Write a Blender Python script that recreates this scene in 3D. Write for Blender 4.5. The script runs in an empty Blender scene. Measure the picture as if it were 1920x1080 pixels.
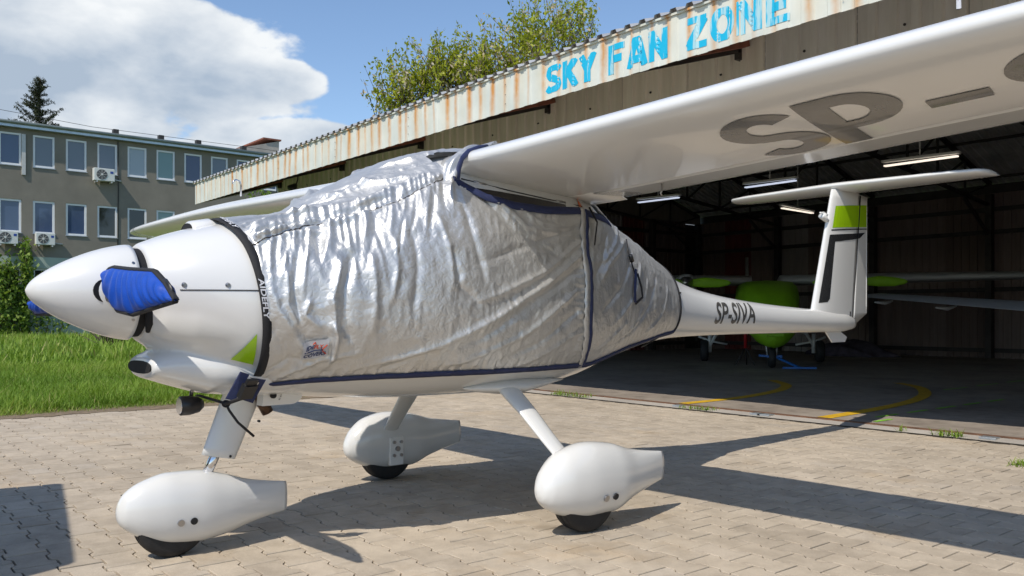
import bpy, bmesh, math, random
import numpy as np
from mathutils import Vector, Matrix
random.seed(7); rng = np.random.default_rng(7)
scene = bpy.context.scene
COL = scene.collection
PI = math.pi

# ------------------------------------------------------------------ camera
FOC, CXP, HYP = 1590., 960., 594.          # focal length, centre column and horizon row in photo pixels
AZ = math.radians(39.3)
C = np.array([3.703, -2.746, 1.0])
cam = bpy.data.cameras.new('camera'); cam_o = bpy.data.objects.new('camera', cam); COL.objects.link(cam_o)
cam.sensor_width = 36; cam.lens = FOC/1920*36; cam.shift_y = (HYP-540)/1920
cam.clip_start = .05; cam.clip_end = 3000
cam_o.location = C; cam_o.rotation_euler = (PI/2, 0, math.radians(90)-AZ)
scene.camera = cam_o

# ------------------------------------------------------------------ sun, sky, exposure
SUN = Vector((-.26, .78, -1.0))
sl = bpy.data.lights.new('sun', 'SUN'); sl.energy = 3.35; sl.angle = math.radians(.53); sl.color = (1, .93, .83)
so = bpy.data.objects.new('sun', sl); COL.objects.link(so); so.location = (8, -20, 30)
so.rotation_euler = SUN.to_track_quat('-Z', 'Y').to_euler()
SE = math.atan2(1, math.hypot(SUN.x, SUN.y)); SR = math.atan2(-SUN.x, -SUN.y)
scene.view_settings.view_transform = 'Standard'; scene.view_settings.look = 'None'
scene.view_settings.exposure = EXPO = 0.34; scene.view_settings.gamma = 1

def world():
    w = bpy.data.worlds.new('World'); scene.world = w; w.use_nodes = True
    nt = w.node_tree; N = nt.nodes; K = nt.links; N.clear()
    out = N.new('ShaderNodeOutputWorld'); bg = N.new('ShaderNodeBackground')
    sky = N.new('ShaderNodeTexSky'); sky.sky_type = 'NISHITA'; sky.sun_disc = False
    sky.sun_elevation = SE; sky.sun_rotation = SR; sky.air_density = 1.0; sky.dust_density = .25; sky.ozone_density = 3.0
    tc = N.new('ShaderNodeTexCoord')
    def math_(op, a, b=None, clamp=False):
        m = N.new('ShaderNodeMath'); m.operation = op; m.use_clamp = clamp
        for i, v in enumerate((a, b)):
            if v is None: continue
            if isinstance(v, (int, float)): m.inputs[i].default_value = v
            else: K.new(v, m.inputs[i])
        return m.outputs[0]
    def noise(vec, sc, det, rough, off=(0, 0, 0), dist=0):
        mp = N.new('ShaderNodeMapping'); mp.inputs['Location'].default_value = off; mp.inputs['Scale'].default_value = (sc, sc, sc*1.9)
        K.new(vec, mp.inputs[0])
        n = N.new('ShaderNodeTexNoise'); n.inputs['Scale'].default_value = 1; n.inputs['Detail'].default_value = det
        n.inputs['Roughness'].default_value = rough; n.inputs['Distortion'].default_value = dist; K.new(mp.outputs[0], n.inputs[0]); return n.outputs[0]
    def smax(a, b):
        m = N.new('ShaderNodeMath'); m.operation = 'SMOOTH_MAX'; K.new(a, m.inputs[0]); K.new(b, m.inputs[1]); m.inputs[2].default_value = .12; return m.outputs[0]
    d = tc.outputs['Generated']
    # cumulus banks: each an elongated lump of the sky dome given by its direction, broken up by noise
    def bank(az_px, y_px, rx, ry):
        l = (az_px-CXP)/FOC; u = (HYP-y_px)/FOC
        fwd = Vector((-math.cos(AZ), math.sin(AZ), 0)); right = Vector((math.sin(AZ), math.cos(AZ), 0))
        v = (fwd + right*l + Vector((0, 0, u))).normalized()
        e1 = Vector((-v.y, v.x, 0)).normalized(); e2 = v.cross(e1).normalized()
        if e2.z < 0: e2.negate()
        def dot(e):
            q = N.new('ShaderNodeVectorMath'); q.operation = 'DOT_PRODUCT'; K.new(d, q.inputs[0]); q.inputs[1].default_value = e; return q.outputs['Value']
        a = math_('DIVIDE', dot(e1), rx); b = math_('DIVIDE', dot(e2), ry)
        r2 = math_('ADD', math_('MULTIPLY', a, a), math_('MULTIPLY', b, b))
        g = math_('SUBTRACT', 1.0, r2)
        front = math_('GREATER_THAN', dot(v), 0)
        g = math_('MULTIPLY', math_('MAXIMUM', g, -1.0), front)
        g = math_('SUBTRACT', g, math_('SUBTRACT', 1.0, front))
        return g, b
    banks = [(-60, 70, .34, .095), (250, 95, .15, .070), (410, 142, .11, .038), (520, 152, .06, .028), (580, 270, .15, .030), (430, 285, .10, .014), (0, 195, .20, .04), (-700, 200, .3, .12), (2500, 60, .3, .1), (1500, 330, .5, .08)]
    tot = None; sh = None
    for bk in banks:
        g, b = bank(*bk)
        w_ = math_('POWER', 400.0, g); wb = math_('MULTIPLY', w_, b)
        if tot is None: tot, ws, sh = g, w_, wb
        else: tot = smax(tot, g); ws = math_('ADD', ws, w_); sh = math_('ADD', sh, wb)
    sh = math_('DIVIDE', sh, ws)
    n1 = noise(d, 8.5, 10, .52, (3.1, 1.2, .4), .15)
    n2 = noise(d, 8.5, 10, .52, (3.1-.10, 1.2+.30, .4-.62), .15)      # same field moved towards the sun: gives the lit side of each billow
    n3 = noise(d, 2.2, 4, .5, (9., 4., 2.))
    dens = math_('ADD', math_('MULTIPLY', tot, .75), math_('MULTIPLY', math_('SUBTRACT', n1, .5), 1.5))
    gen = math_('ADD', math_('SUBTRACT', math_('MULTIPLY', n3, 2.2), 1.75), math_('MULTIPLY', math_('SUBTRACT', n1, .5), 1.2))  # scattered cumulus elsewhere
    dens = math_('MAXIMUM', dens, gen)
    mr = N.new('ShaderNodeMapRange'); mr.interpolation_type = 'SMOOTHSTEP'; mr.inputs[1].default_value = .09; mr.inputs[2].default_value = .26; K.new(dens, mr.inputs[0])
    alpha = math_('MULTIPLY', mr.outputs[0], .96)
    lit = math_('ADD', .80, math_('MULTIPLY', math_('SUBTRACT', n1, n2), 1.5))
    lit = math_('SUBTRACT', lit, math_('MULTIPLY', math_('MAXIMUM', math_('SUBTRACT', dens, .32), 0.0), .55))
    under = N.new('ShaderNodeMapRange'); under.interpolation_type = 'SMOOTHSTEP'; under.inputs[1].default_value = .35; under.inputs[2].default_value = -.8; K.new(sh, under.inputs[0])
    lit = math_('SUBTRACT', lit, math_('MULTIPLY', under.outputs[0], .26))     # flat undersides of the cumulus
    mr2 = N.new('ShaderNodeMapRange'); mr2.inputs[1].default_value = .35; mr2.inputs[2].default_value = 1.0; K.new(lit, mr2.inputs[0])
    cr = N.new('ShaderNodeMix'); cr.data_type = 'RGBA'; cr.inputs['A'].default_value = (.34, .41, .50, 1); cr.inputs['B'].default_value = (.75, .77, .78, 1); K.new(mr2.outputs[0], cr.inputs['Factor'])
    skm = N.new('ShaderNodeMix'); skm.data_type = 'RGBA'; skm.blend_type = 'MULTIPLY'; skm.inputs['Factor'].default_value = 1
    skm.inputs['B'].default_value = (SKYS, SKYS, SKYS, 1); K.new(sky.outputs[0], skm.inputs['A'])
    mx = N.new('ShaderNodeMix'); mx.data_type = 'RGBA'; K.new(alpha, mx.inputs['Factor']); K.new(skm.outputs['Result'], mx.inputs['A']); K.new(cr.outputs['Result'], mx.inputs['B'])
    bg.inputs['Strength'].default_value = 1.0
    K.new(mx.outputs['Result'], bg.inputs['Color']); K.new(bg.outputs[0], out.inputs[0])
SKYS = .13
world()

# ------------------------------------------------------------------ photo pixel -> place (distance always comes from a known plane)
XC = np.array([math.sin(AZ), -math.cos(AZ)]); YC = np.array([math.cos(AZ), math.sin(AZ)])
def ray(px, py):
    l = (px-CXP)/FOC; u = -(py-HYP)/FOC
    return np.array([l*XC[0]+XC[1], l*YC[0]+YC[1], u])
def onz(px, py, z=0): r = ray(px, py); return C+(z-C[2])/r[2]*r
def onx(px, py, x=0): r = ray(px, py); return C+(x-C[0])/r[0]*r
def ony(px, py, y=0): r = ray(px, py); return C+(y-C[1])/r[1]*r
def proj(P):
    P = np.asarray(P, float)-C
    l = P[..., 0]*XC[0]+P[..., 1]*YC[0]; d = P[..., 0]*XC[1]+P[..., 1]*YC[1]
    return CXP+FOC*l/d, HYP-FOC*P[..., 2]/d, d
PSI = .03                                   # the parked aircraft is turned a little against the hangar front
RL = np.array([[math.cos(PSI), math.sin(PSI), 0], [-math.sin(PSI), math.cos(PSI), 0], [0, 0, 1]])
CL = RL@C
def lx(px, py, x=0): r = RL@ray(px, py); return CL+(x-CL[0])/r[0]*r
def ly(px, py, y=0): r = RL@ray(px, py); return CL+(y-CL[1])/r[1]*r
def lproj(P): return proj(np.asarray(P, float)@RL)

# ------------------------------------------------------------------ materials
MATS = {}
def base_mat(name):
    m = bpy.data.materials.new(name); m.use_nodes = True
    return m, m.node_tree.nodes, m.node_tree.links, m.node_tree.nodes['Principled BSDF']
def setp(b, **k):
    for kk, v in k.items():
        b.inputs[kk].default_value = v
def nz(N, K, vec, scale, det=4, rough=.55, dist=0):
    n = N.new('ShaderNodeTexNoise'); n.inputs['Scale'].default_value = scale; n.inputs['Detail'].default_value = det
    n.inputs['Roughness'].default_value = rough; n.inputs['Distortion'].default_value = dist
    if vec is not None: K.new(vec, n.inputs['Vector'])
    return n.outputs[0]
def ramp(N, K, fac, stops):
    r = N.new('ShaderNodeValToRGB'); el = r.color_ramp.elements
    while len(el) < len(stops): el.new(.5)
    for e, (p, c) in zip(el, stops): e.position = p; e.color = c if len(c) == 4 else (*c, 1)
    K.new(fac, r.inputs[0]); return r.outputs[0]
def mixc(N, K, f, a, b, blend='MIX'):
    m = N.new('ShaderNodeMix'); m.data_type = 'RGBA'; m.blend_type = blend
    for nm, v in (('Factor', f), ('A', a), ('B', b)):
        if isinstance(v, (int, float)): m.inputs[nm].default_value = v
        elif isinstance(v, tuple): m.inputs[nm].default_value = v if len(v) == 4 else (*v, 1)
        else: K.new(v, m.inputs[nm])
    return m.outputs['Result']
def bumpn(N, K, h, strength, dist, b, prev=None):
    bp = N.new('ShaderNodeBump'); bp.inputs['Strength'].default_value = strength; bp.inputs['Distance'].default_value = dist
    K.new(h, bp.inputs['Height'])
    if prev is not None: K.new(prev, bp.inputs['Normal'])
    if b is not None: K.new(bp.outputs[0], b.inputs['Normal'])
    return bp.outputs[0]
def posn(N):
    return N.new('ShaderNodeNewGeometry').outputs['Position']
def mm(N, K, op, a, b=None, clamp=False):
    m = N.new('ShaderNodeMath'); m.operation = op; m.use_clamp = clamp
    for i, v in enumerate((a, b)):
        if v is None: continue
        if isinstance(v, (int, float)): m.inputs[i].default_value = v
        else: K.new(v, m.inputs[i])
    return m.outputs[0]

def M(name, col, rough=.5, metal=0., var=.12, vs=3., bump=0., bs=60., coat=0., spec=.5, world_pos=True, fine=.0):
    if name in MATS: return MATS[name]
    m, N, K, b = base_mat(name)
    setp(b, Roughness=rough, Metallic=metal); b.inputs['Specular IOR Level'].default_value = spec
    if coat: setp(b, **{'Coat Weight': coat, 'Coat Roughness': .04})
    p = posn(N) if world_pos else N.new('ShaderNodeTexCoord').outputs['Object']
    n = nz(N, K, p, vs, 5, .6)
    lo = tuple(max(0, c*(1-var)) for c in col); hi = tuple(min(1, c*(1+var)) for c in col)
    c = ramp(N, K, n, [(.3, lo), (.7, hi)])
    if fine:
        c = mixc(N, K, fine, c, ramp(N, K, nz(N, K, p, bs*3, 2), [(.3, (.25, .25, .25)), (.75, (1, 1, 1))]), 'MULTIPLY')
    K.new(c, b.inputs['Base Color'])
    rr = mm(N, K, 'ADD', rough-.06, mm(N, K, 'MULTIPLY', nz(N, K, p, vs*2.3, 4), .12)); K.new(rr, b.inputs['Roughness'])
    if bump: bumpn(N, K, nz(N, K, p, bs, 5), bump, .01, b)
    MATS[name] = m; return m

M('gelcoat', (.665, .665, .65), .20, var=.015, vs=1.2, coat=.45)
M('gelcoat_dull', (.76, .76, .74), .32, var=.03, vs=2)
M('black_rubber', (.016, .016, .017), .72, var=.3, vs=30, bump=.15, bs=120)
M('black_plastic', (.014, .014, .016), .38, var=.2, vs=20)
M('black_webbing', (.012, .012, .014), .75, var=.25, vs=60, bump=.3, bs=500)
M('white_print', (.72, .72, .74), .6, var=.05, vs=50)
M('navy_webbing', (.017, .026, .085), .72, var=.2, vs=40, bump=.25, bs=420)
M('chrome', (.72, .72, .74), .12, 1.0, var=.05)
M('steel', (.42, .42, .43), .34, 1.0, var=.15, vs=20)
M('decal_black', (.025, .026, .028), .26, var=.08, vs=4, coat=.4)
M('decal_grey', (.075, .073, .07), .26, var=.05, vs=2, coat=.45)
M('decal_green', (.30, .52, .008), .24, var=.03, vs=4, coat=.45)
M('hole_shade', (.006, .006, .007), .8, var=.2)  # near-black colour stands for the shade inside openings and gaps
M('smoked_glass', (.008, .008, .010), .08, var=.1, coat=.6)
M('orange_decal', (.75, .16, .02), .4)
M('blue_cover', (.003, .058, .38), .5, var=.15, vs=18, bump=.15, bs=160)
M('exhaust', (.10, .06, .04), .45, .8, var=.4, vs=40)
M('bare_strap_tag', (.66, .70, .78), .7, var=.05)
M('patch_red', (.55, .06, .02), .6); M('patch_navy', (.02, .03, .10), .6); M('patch_grey', (.46, .46, .48), .45, .2, var=.08, vs=40)
M('steel_dark', (.045, .040, .038), .6, .3, var=.3, vs=4)
M('rust_beam', (.22, .075, .045), .75, var=.35, vs=6, bump=.2, bs=40)
M('galv', (.48, .50, .51), .42, .7, var=.15, vs=5)
M('roof_sheet', (.50, .50, .50), .5, .2, var=.2, vs=2)
M('lamp_body', (.62, .62, .60), .5, var=.05)
M('concrete', (.40, .365, .32), .85, var=.16, vs=1.7, bump=.25, bs=50, fine=.2)
M('stucco', (.215, .195, .16), .9, var=.12, vs=.9, bump=.5, bs=26, fine=.12)
M('stucco_green', (.40, .47, .40), .9, var=.09, vs=.8, bump=.4, bs=26, fine=.1)
M('pvc_white', (.74, .75, .76), .35, var=.03)
M('window_reveal', (.20, .18, .155), .9)
M('gutter', (.22, .25, .23), .45, .3, var=.15)
M('flashing', (.50, .58, .66), .4, .5, var=.1)
M('ac_case', (.62, .63, .60), .5, var=.05); M('ac_grille', (.09, .09, .09), .6)
M('ac_blue', (.02, .06, .3), .5)
M('pipe_grey', (.50, .50, .49), .5)
M('bark', (.10, .075, .055), .9, var=.3, vs=12, bump=.6, bs=50)
M('yellow_paint', (.66, .40, .015), .7, var=.22, vs=9, fine=.25, bs=40)
M('green_paint', (.22, .55, .03), .7, var=.2, vs=9)
M('blue_paint', (.01, .12, .42), .45)
M('shadow_van_paint', (.35, .37, .40), .3, coat=.5, var=.02)
M('green_cover', (.19, .42, .006), .6, var=.1, vs=5, bump=.25, bs=30)
M('grey_paint', (.34, .35, .36), .35, var=.05, coat=.3)
M('glider_grey', (.34, .345, .35), .35, var=.05, coat=.3)
M('leg_white', (.62, .63, .62), .4)
M('red_pole', (.4, .015, .02), .4)
M('cloth_heap', (.06, .05, .07), .9, var=.4, vs=6, bump=.5, bs=20)
M('rail_rust', (.16, .085, .05), .8, .3, var=.4, vs=9)

def m_silver():
    m, N, K, b = base_mat('silver_cloth'); p = N.new('ShaderNodeTexCoord').outputs['Object']
    setp(b, Metallic=.72)
    c = ramp(N, K, nz(N, K, p, 3.5, 5), [(.25, (.545, .545, .535)), (.75, (.635, .635, .625))]); K.new(c, b.inputs['Base Color'])
    r = ramp(N, K, nz(N, K, p, 9, 4), [(.3, (.42,)*3), (.7, (.52,)*3)]); K.new(r, b.inputs['Roughness'])
    # crinkle: sharp creases between flat facets
    def vor(sc, dist):
        q = N.new('ShaderNodeVectorMath'); q.operation = 'MULTIPLY_ADD'
        nn = N.new('ShaderNodeTexNoise'); nn.inputs['Scale'].default_value = sc*.35; nn.inputs['Detail'].default_value = 3; K.new(p, nn.inputs[0])
        K.new(nn.outputs['Color'], q.inputs[0]); q.inputs[1].default_value = (dist,)*3; K.new(p, q.inputs[2])
        v = N.new('ShaderNodeTexVoronoi'); v.feature = 'DISTANCE_TO_EDGE'; v.inputs['Scale'].default_value = sc; K.new(q.outputs[0], v.inputs['Vector'])
        return mm(N, K, 'MINIMUM', v.outputs['Distance'], .35)
    b1 = bumpn(N, K, vor(14, .10), .16, .012, None)
    b2 = bumpn(N, K, vor(38, .05), .38, .007, None, b1)
    b3 = bumpn(N, K, nz(N, K, p, 28, 6, .6, .6), .22, .006, b, b2)
    MATS['silver'] = m
m_silver()

def m_paver():
    m, N, K, b = base_mat('paver_concrete'); p = posn(N)
    setp(b, Roughness=.88); b.inputs['Specular IOR Level'].default_value = .3
    at = N.new('ShaderNodeAttribute'); at.attribute_name = 'tint'
    oi = N.new('ShaderNodeObjectInfo')
    t = mm(N, K, 'FRACT', mm(N, K, 'ADD', at.outputs['Fac'], oi.outputs['Random']))
    c = ramp(N, K, t, [(0, (.46, .395, .31)), (.5, (.51, .44, .345)), (.85, (.535, .46, .36)), (1, (.49, .43, .35))])
    big = ramp(N, K, nz(N, K, p, .55, 6, .6), [(.3, (.80, .79, .78)), (.7, (1.07, 1.06, 1.05))]); c = mixc(N, K, 1., c, big, 'MULTIPLY')
    blot = ramp(N, K, nz(N, K, p, 7, 6, .65), [(.36, (.80, .79, .78)), (.6, (1.03, 1.03, 1.03))]); c = mixc(N, K, .8, c, blot, 'MULTIPLY')
    gr = ramp(N, K, nz(N, K, p, 420, 2), [(.32, (.62, .61, .6)), (.5, (1, 1, 1)), (.72, (1.22, 1.22, 1.22))]); c = mixc(N, K, .55, c, gr, 'MULTIPLY')
    sp = ramp(N, K, nz(N, K, p, 95, 2, .4), [(.70, (1, 1, 1)), (.76, (.42, .40, .38))]); c = mixc(N, K, .5, c, sp, 'MULTIPLY')
    oil = ramp(N, K, nz(N, K, p, 2.1, 3, .5, .8), [(.66, (1, 1, 1)), (.74, (.78, .76, .74))]); c = mixc(N, K, .8, c, oil, 'MULTIPLY')
    # ochre dirt lines washed along the joints further off
    dirt = ramp(N, K, nz(N, K, p, 1.3, 5, .7), [(.55, (1, 1, 1)), (.74, (1.0, .90, .76))]); c = mixc(N, K, .7, c, dirt, 'MULTIPLY')
    K.new(c, b.inputs['Base Color'])
    bumpn(N, K, nz(N, K, p, 260, 3, .7), .35, .004, b)
    MATS['paver'] = m
m_paver()
def m_joint():
    m, N, K, b = base_mat('joint_sand'); p = posn(N); setp(b, Roughness=.95)
    c = ramp(N, K, nz(N, K, p, 6, 6, .7), [(.3, (.035, .028, .02)), (.55, (.07, .056, .04)), (.75, (.045, .05, .022))])
    g = ramp(N, K, nz(N, K, p, 300, 2), [(.3, (.5, .5, .5)), (.7, (1.3, 1.3, 1.3))]); K.new(mixc(N, K, .7, c, g, 'MULTIPLY'), b.inputs['Base Color'])
    bumpn(N, K, nz(N, K, p, 200, 4), .6, .006, b); MATS['joint'] = m
m_joint()
def m_floor():
    m, N, K, b = base_mat('hangar_concrete'); p = posn(N); setp(b, Roughness=.7)
    c = ramp(N, K, nz(N, K, p, .8, 7, .65, .4), [(.28, (.20, .165, .135)), (.5, (.31, .265, .22)), (.75, (.38, .33, .275))])
    s = ramp(N, K, nz(N, K, p, 5, 6, .7), [(.35, (.6, .6, .6)), (.55, (1, 1, 1))]); c = mixc(N, K, .7, c, s, 'MULTIPLY'); K.new(c, b.inputs['Base Color'])
    r = ramp(N, K, nz(N, K, p, 1.1, 5), [(.3, (.5,)*3), (.7, (.8,)*3)]); K.new(r, b.inputs['Roughness'])
    bumpn(N, K, nz(N, K, p, 30, 5), .15, .01, b); MATS['floor'] = m
m_floor()
def m_sheet(name, metal=.0, rough=.6):
    # painted trapezoid sheet; its tone comes from the object's own colour
    m, N, K, b = base_mat(name); p = posn(N); setp(b, Roughness=rough, Metallic=metal)
    oi = N.new('ShaderNodeObjectInfo')
    mp = N.new('ShaderNodeMapping'); mp.inputs['Scale'].default_value = (6, 6, .5); K.new(p, mp.inputs[0])
    st = ramp(N, K, nz(N, K, mp.outputs[0], 1.0, 6, .65), [(.3, (.78, .76, .72)), (.65, (1.05, 1.05, 1.05))])
    c = mixc(N, K, .8, oi.outputs['Color'], st, 'MULTIPLY'); K.new(c, b.inputs['Base Color'])
    bumpn(N, K, nz(N, K, p, 8, 3), .1, .01, b); MATS[name] = m
m_sheet('sheet')
def m_fascia():
    m, N, K, b = base_mat('fascia_paint'); p = posn(N); setp(b, Roughness=.55)
    sx = N.new('ShaderNodeSeparateXYZ'); K.new(p, sx.inputs[0])
    x = sx.outputs[0]; z = sx.outputs[2]
    base = ramp(N, K, nz(N, K, p, 3, 5), [(.3, (.52, .55, .50)), (.7, (.66, .67, .60))])
    # rust runs: a streak field stretched down the sheet, fed along the folds
    wob = mm(N, K, 'MULTIPLY', mm(N, K, 'SUBTRACT', nz(N, K, p, 1.3, 3), .5), .10)
    xs = mm(N, K, 'ADD', x, wob)
    def streaks(freq, seed, w0):
        cell = mm(N, K, 'MULTIPLY', xs, freq); fl = mm(N, K, 'FLOOR', cell); fr = mm(N, K, 'SUBTRACT', cell, fl)
        wn = N.new('ShaderNodeTexWhiteNoise'); wn.noise_dimensions = '1D'; K.new(mm(N, K, 'ADD', fl, seed), wn.inputs['W'])
        ctr = mm(N, K, 'ADD', .3, mm(N, K, 'MULTIPLY', wn.outputs['Value'], .4))
        dd = mm(N, K, 'ABSOLUTE', mm(N, K, 'SUBTRACT', fr, ctr))
        wn2 = N.new('ShaderNodeTexWhiteNoise'); wn2.noise_dimensions = '1D'; K.new(mm(N, K, 'ADD', fl, seed+31.7), wn2.inputs['W'])
        wid = mm(N, K, 'ADD', w0, mm(N, K, 'MULTIPLY', wn2.outputs['Value'], w0*1.2))
        s = mm(N, K, 'SUBTRACT', 1.0, mm(N, K, 'DIVIDE', dd, wid), True)
        fade = mm(N, K, 'ADD', .45, mm(N, K, 'MULTIPLY', mm(N, K, 'DIVIDE', mm(N, K, 'SUBTRACT', z, 3.22), .42), .75), True)
        amt = mm(N, K, 'ADD', .62, mm(N, K, 'MULTIPLY', wn2.outputs['Value'], .7))
        return mm(N, K, 'MULTIPLY', mm(N, K, 'MULTIPLY', s, fade), amt)
    s1 = streaks(4.6, 3.3, .13); s2 = streaks(2.9, 11.1, .28)
    brk = ramp(N, K, nz(N, K, p, 14, 4), [(.25, (.55,)*3), (.6, (1,)*3)])
    f1 = mm(N, K, 'MULTIPLY', s1, brk, True); f2 = mm(N, K, 'MULTIPLY', mm(N, K, 'MULTIPLY', s2, .30), brk, True)
    c = mixc(N, K, f2, base, (.62, .45, .20)); c = mixc(N, K, f1, c, (.52, .24, .055))
    K.new(c, b.inputs['Base Color']); bumpn(N, K, nz(N, K, p, 12, 4), .08, .01, b); MATS['fascia'] = m
m_fascia()
def m_letter():
    m, N, K, b = base_mat('fascia_letter'); p = posn(N); setp(b, Roughness=.6)
    mp = N.new('ShaderNodeMapping'); mp.inputs['Scale'].default_value = (26, 26, 2.2); K.new(p, mp.inputs[0])
    sx = N.new('ShaderNodeSeparateXYZ'); K.new(p, sx.inputs[0])
    worn = mm(N, K, 'MULTIPLY', mm(N, K, 'ADD', sx.outputs[0], 2.6), .42, True)       # weathering grows along the sign
    n = nz(N, K, mp.outputs[0], 1, 4, .6)
    f = ramp(N, K, mm(N, K, 'ADD', n, mm(N, K, 'MULTIPLY', worn, .17)), [(.63, (0, 0, 0)), (.70, (.8, .8, .8))])
    c = mixc(N, K, f, (.0, .40, .62), (.45, .62, .62)); K.new(c, b.inputs['Base Color']); MATS['letter'] = m
m_letter()
def m_tint(name, stops, rough=.6, trans=.25, spec=.3):
    m, N, K, b = base_mat(name); setp(b, Roughness=rough); b.inputs['Specular IOR Level'].default_value = spec
    at = N.new('ShaderNodeAttribute'); at.attribute_name = 'tint'
    c = ramp(N, K, at.outputs['Fac'], stops); K.new(c, b.inputs['Base Color'])
    tr = N.new('ShaderNodeBsdfTranslucent'); K.new(mixc(N, K, 1., c, (1.15, 1.2, .6), 'MULTIPLY'), tr.inputs[0])
    mx = N.new('ShaderNodeMixShader'); mx.inputs[0].default_value = trans
    K.new(b.outputs[0], mx.inputs[1]); K.new(tr.outputs[0], mx.inputs[2])
    K.new(mx.outputs[0], N['Material Output'].inputs[0]); MATS[name] = m
m_tint('grass', [(0, (.055, .11, .012)), (.45, (.14, .25, .022)), (.8, (.25, .36, .05)), (.93, (.30, .33, .09)), (1, (.42, .34, .16))], .55, .3)
m_tint('cherry_leaf', [(0, (.17, .21, .012)), (.5, (.34, .38, .025)), (.80, (.48, .48, .05)), (.82, (.50, .38, .26)), (1, (.66, .58, .48))], .5, .42)
m_tint('spruce_needle', [(0, (.012, .022, .008)), (.6, (.03, .042, .014)), (1, (.06, .06, .022))], .7, .1)
m_tint('vine_leaf', [(0, (.08, .14, .02)), (.6, (.18, .28, .045)), (1, (.30, .38, .08))], .5, .35)
def m_glass(name, col):
    m, N, K, b = base_mat(name); setp(b, Roughness=.04); b.inputs['Base Color'].default_value = (*col, 1); b.inputs['Specular IOR Level'].default_value = .8
    p = posn(N); bumpn(N, K, nz(N, K, p, 1.1, 2), .05, .05, b); MATS[name] = m
for nm, c in (('pane_blue', (.055, .085, .16)), ('pane_grey', (.13, .15, .18)), ('pane_blind', (.32, .36, .39)), ('pane_teal', (.16, .26, .25)), ('pane_dark', (.012, .014, .016)), ('pane_navy', (.05, .065, .13))): m_glass(nm, c)
def m_emit():
    m, N, K, b = base_mat('tube_light'); setp(b, Roughness=.4)
    b.inputs['Base Color'].default_value = (.8, .8, .8, 1); b.inputs['Emission Color'].default_value = (1, .87, .72, 1); b.inputs['Emission Strength'].default_value = .9
    MATS['tube'] = m
    m, N, K, b = base_mat('tube_light_cold'); b.inputs['Emission Color'].default_value = (.72, .80, 1, 1); b.inputs['Emission Strength'].default_value = .6; MATS['tube_cold'] = m
m_emit()
def m_lawn():
    m, N, K, b = base_mat('lawn_soil'); p = posn(N); setp(b, Roughness=.95)
    c = ramp(N, K, nz(N, K, p, 2.2, 6, .7), [(.3, (.045, .075, .015)), (.55, (.085, .13, .025)), (.75, (.15, .14, .06))]); K.new(c, b.inputs['Base Color'])
    bumpn(N, K, nz(N, K, p, 20, 5), .8, .04, b); MATS['lawn'] = m
    m, N, K, b = base_mat('bare_soil'); p = posn(N); setp(b, Roughness=.95)
    c = ramp(N, K, nz(N, K, p, 9, 6, .7), [(.3, (.12, .085, .05)), (.6, (.24, .18, .115)), (.8, (.13, .13, .05))]); K.new(c, b.inputs['Base Color'])
    bumpn(N, K, nz(N, K, p, 60, 5), .8, .02, b); MATS['soil'] = m
m_lawn()

# ------------------------------------------------------------------ object helpers
def mat(x): return MATS[x] if isinstance(x, str) else x
def link(name, me, m=None, parent=None, smooth=False):
    o = bpy.data.objects.new(name, me); COL.objects.link(o)
    if m is not None and me is not None and not me.materials: me.materials.append(mat(m))
    if parent is not None: o.parent = parent
    if smooth and me is not None:
        me.polygons.foreach_set('use_smooth', np.ones(len(me.polygons), bool))
    return o
def mesh(name, v, f, m=None, parent=None, smooth=False):
    me = bpy.data.meshes.new(name); me.from_pydata([tuple(map(float, q)) for q in v], [], [tuple(map(int, q)) for q in f]); me.update()
    return link(name, me, m, parent, smooth)
def bm_obj(name, bm, m=None, parent=None, smooth=False):
    me = bpy.data.meshes.new(name); bmesh.ops.recalc_face_normals(bm, faces=bm.faces[:]); bm.to_mesh(me); bm.free()
    return link(name, me, m, parent, smooth)
def big_mesh(name, V, F, m, parent=None, tint=None, smooth=False):
    """V (n,3), F (k, 3 or 4) arrays; tint one value per vertex"""
    me = bpy.data.meshes.new(name); n = F.shape[1]
    me.vertices.add(len(V)); me.vertices.foreach_set('co', np.asarray(V, np.float32).ravel())
    me.loops.add(F.size); me.loops.foreach_set('vertex_index', np.asarray(F, np.int32).ravel())
    me.polygons.add(len(F)); me.polygons.foreach_set('loop_start', np.arange(0, F.size, n, dtype=np.int32)); me.polygons.foreach_set('loop_total', np.full(len(F), n, np.int32))
    me.polygons.foreach_set('use_smooth', np.zeros(len(F), bool))
    me.update(calc_edges=True)
    if tint is not None:
        a = me.attributes.new('tint', 'FLOAT', 'POINT'); a.data.foreach_set('value', np.asarray(tint, np.float32))
    return link(name, me, m, parent, smooth)
def empty(name, loc=(0, 0, 0), rz=0):
    o = bpy.data.objects.new(name, None); COL.objects.link(o); o.location = loc; o.rotation_euler = (0, 0, rz); o.empty_display_size = .2; return o
def tag(o, label=None, cat=None, group=None, kind=None):
    if label: o['label'] = label
    if cat: o['category'] = cat
    if group: o['group'] = group
    if kind: o['kind'] = kind
    return o
def bbox(bm, x0, x1, y0, y1, z0, z1, mtx=None):
    vs = [bm.verts.new((x, y, z)) for x in (x0, x1) for y in (y0, y1) for z in (z0, z1)]
    if mtx is not None:
        for v in vs: v.co = mtx@v.co
    for q in ((0, 1, 3, 2), (4, 6, 7, 5), (0, 4, 5, 1), (2, 3, 7, 6), (0, 2, 6, 4), (1, 5, 7, 3)): bm.faces.new([vs[i] for i in q])
    return vs
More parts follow.
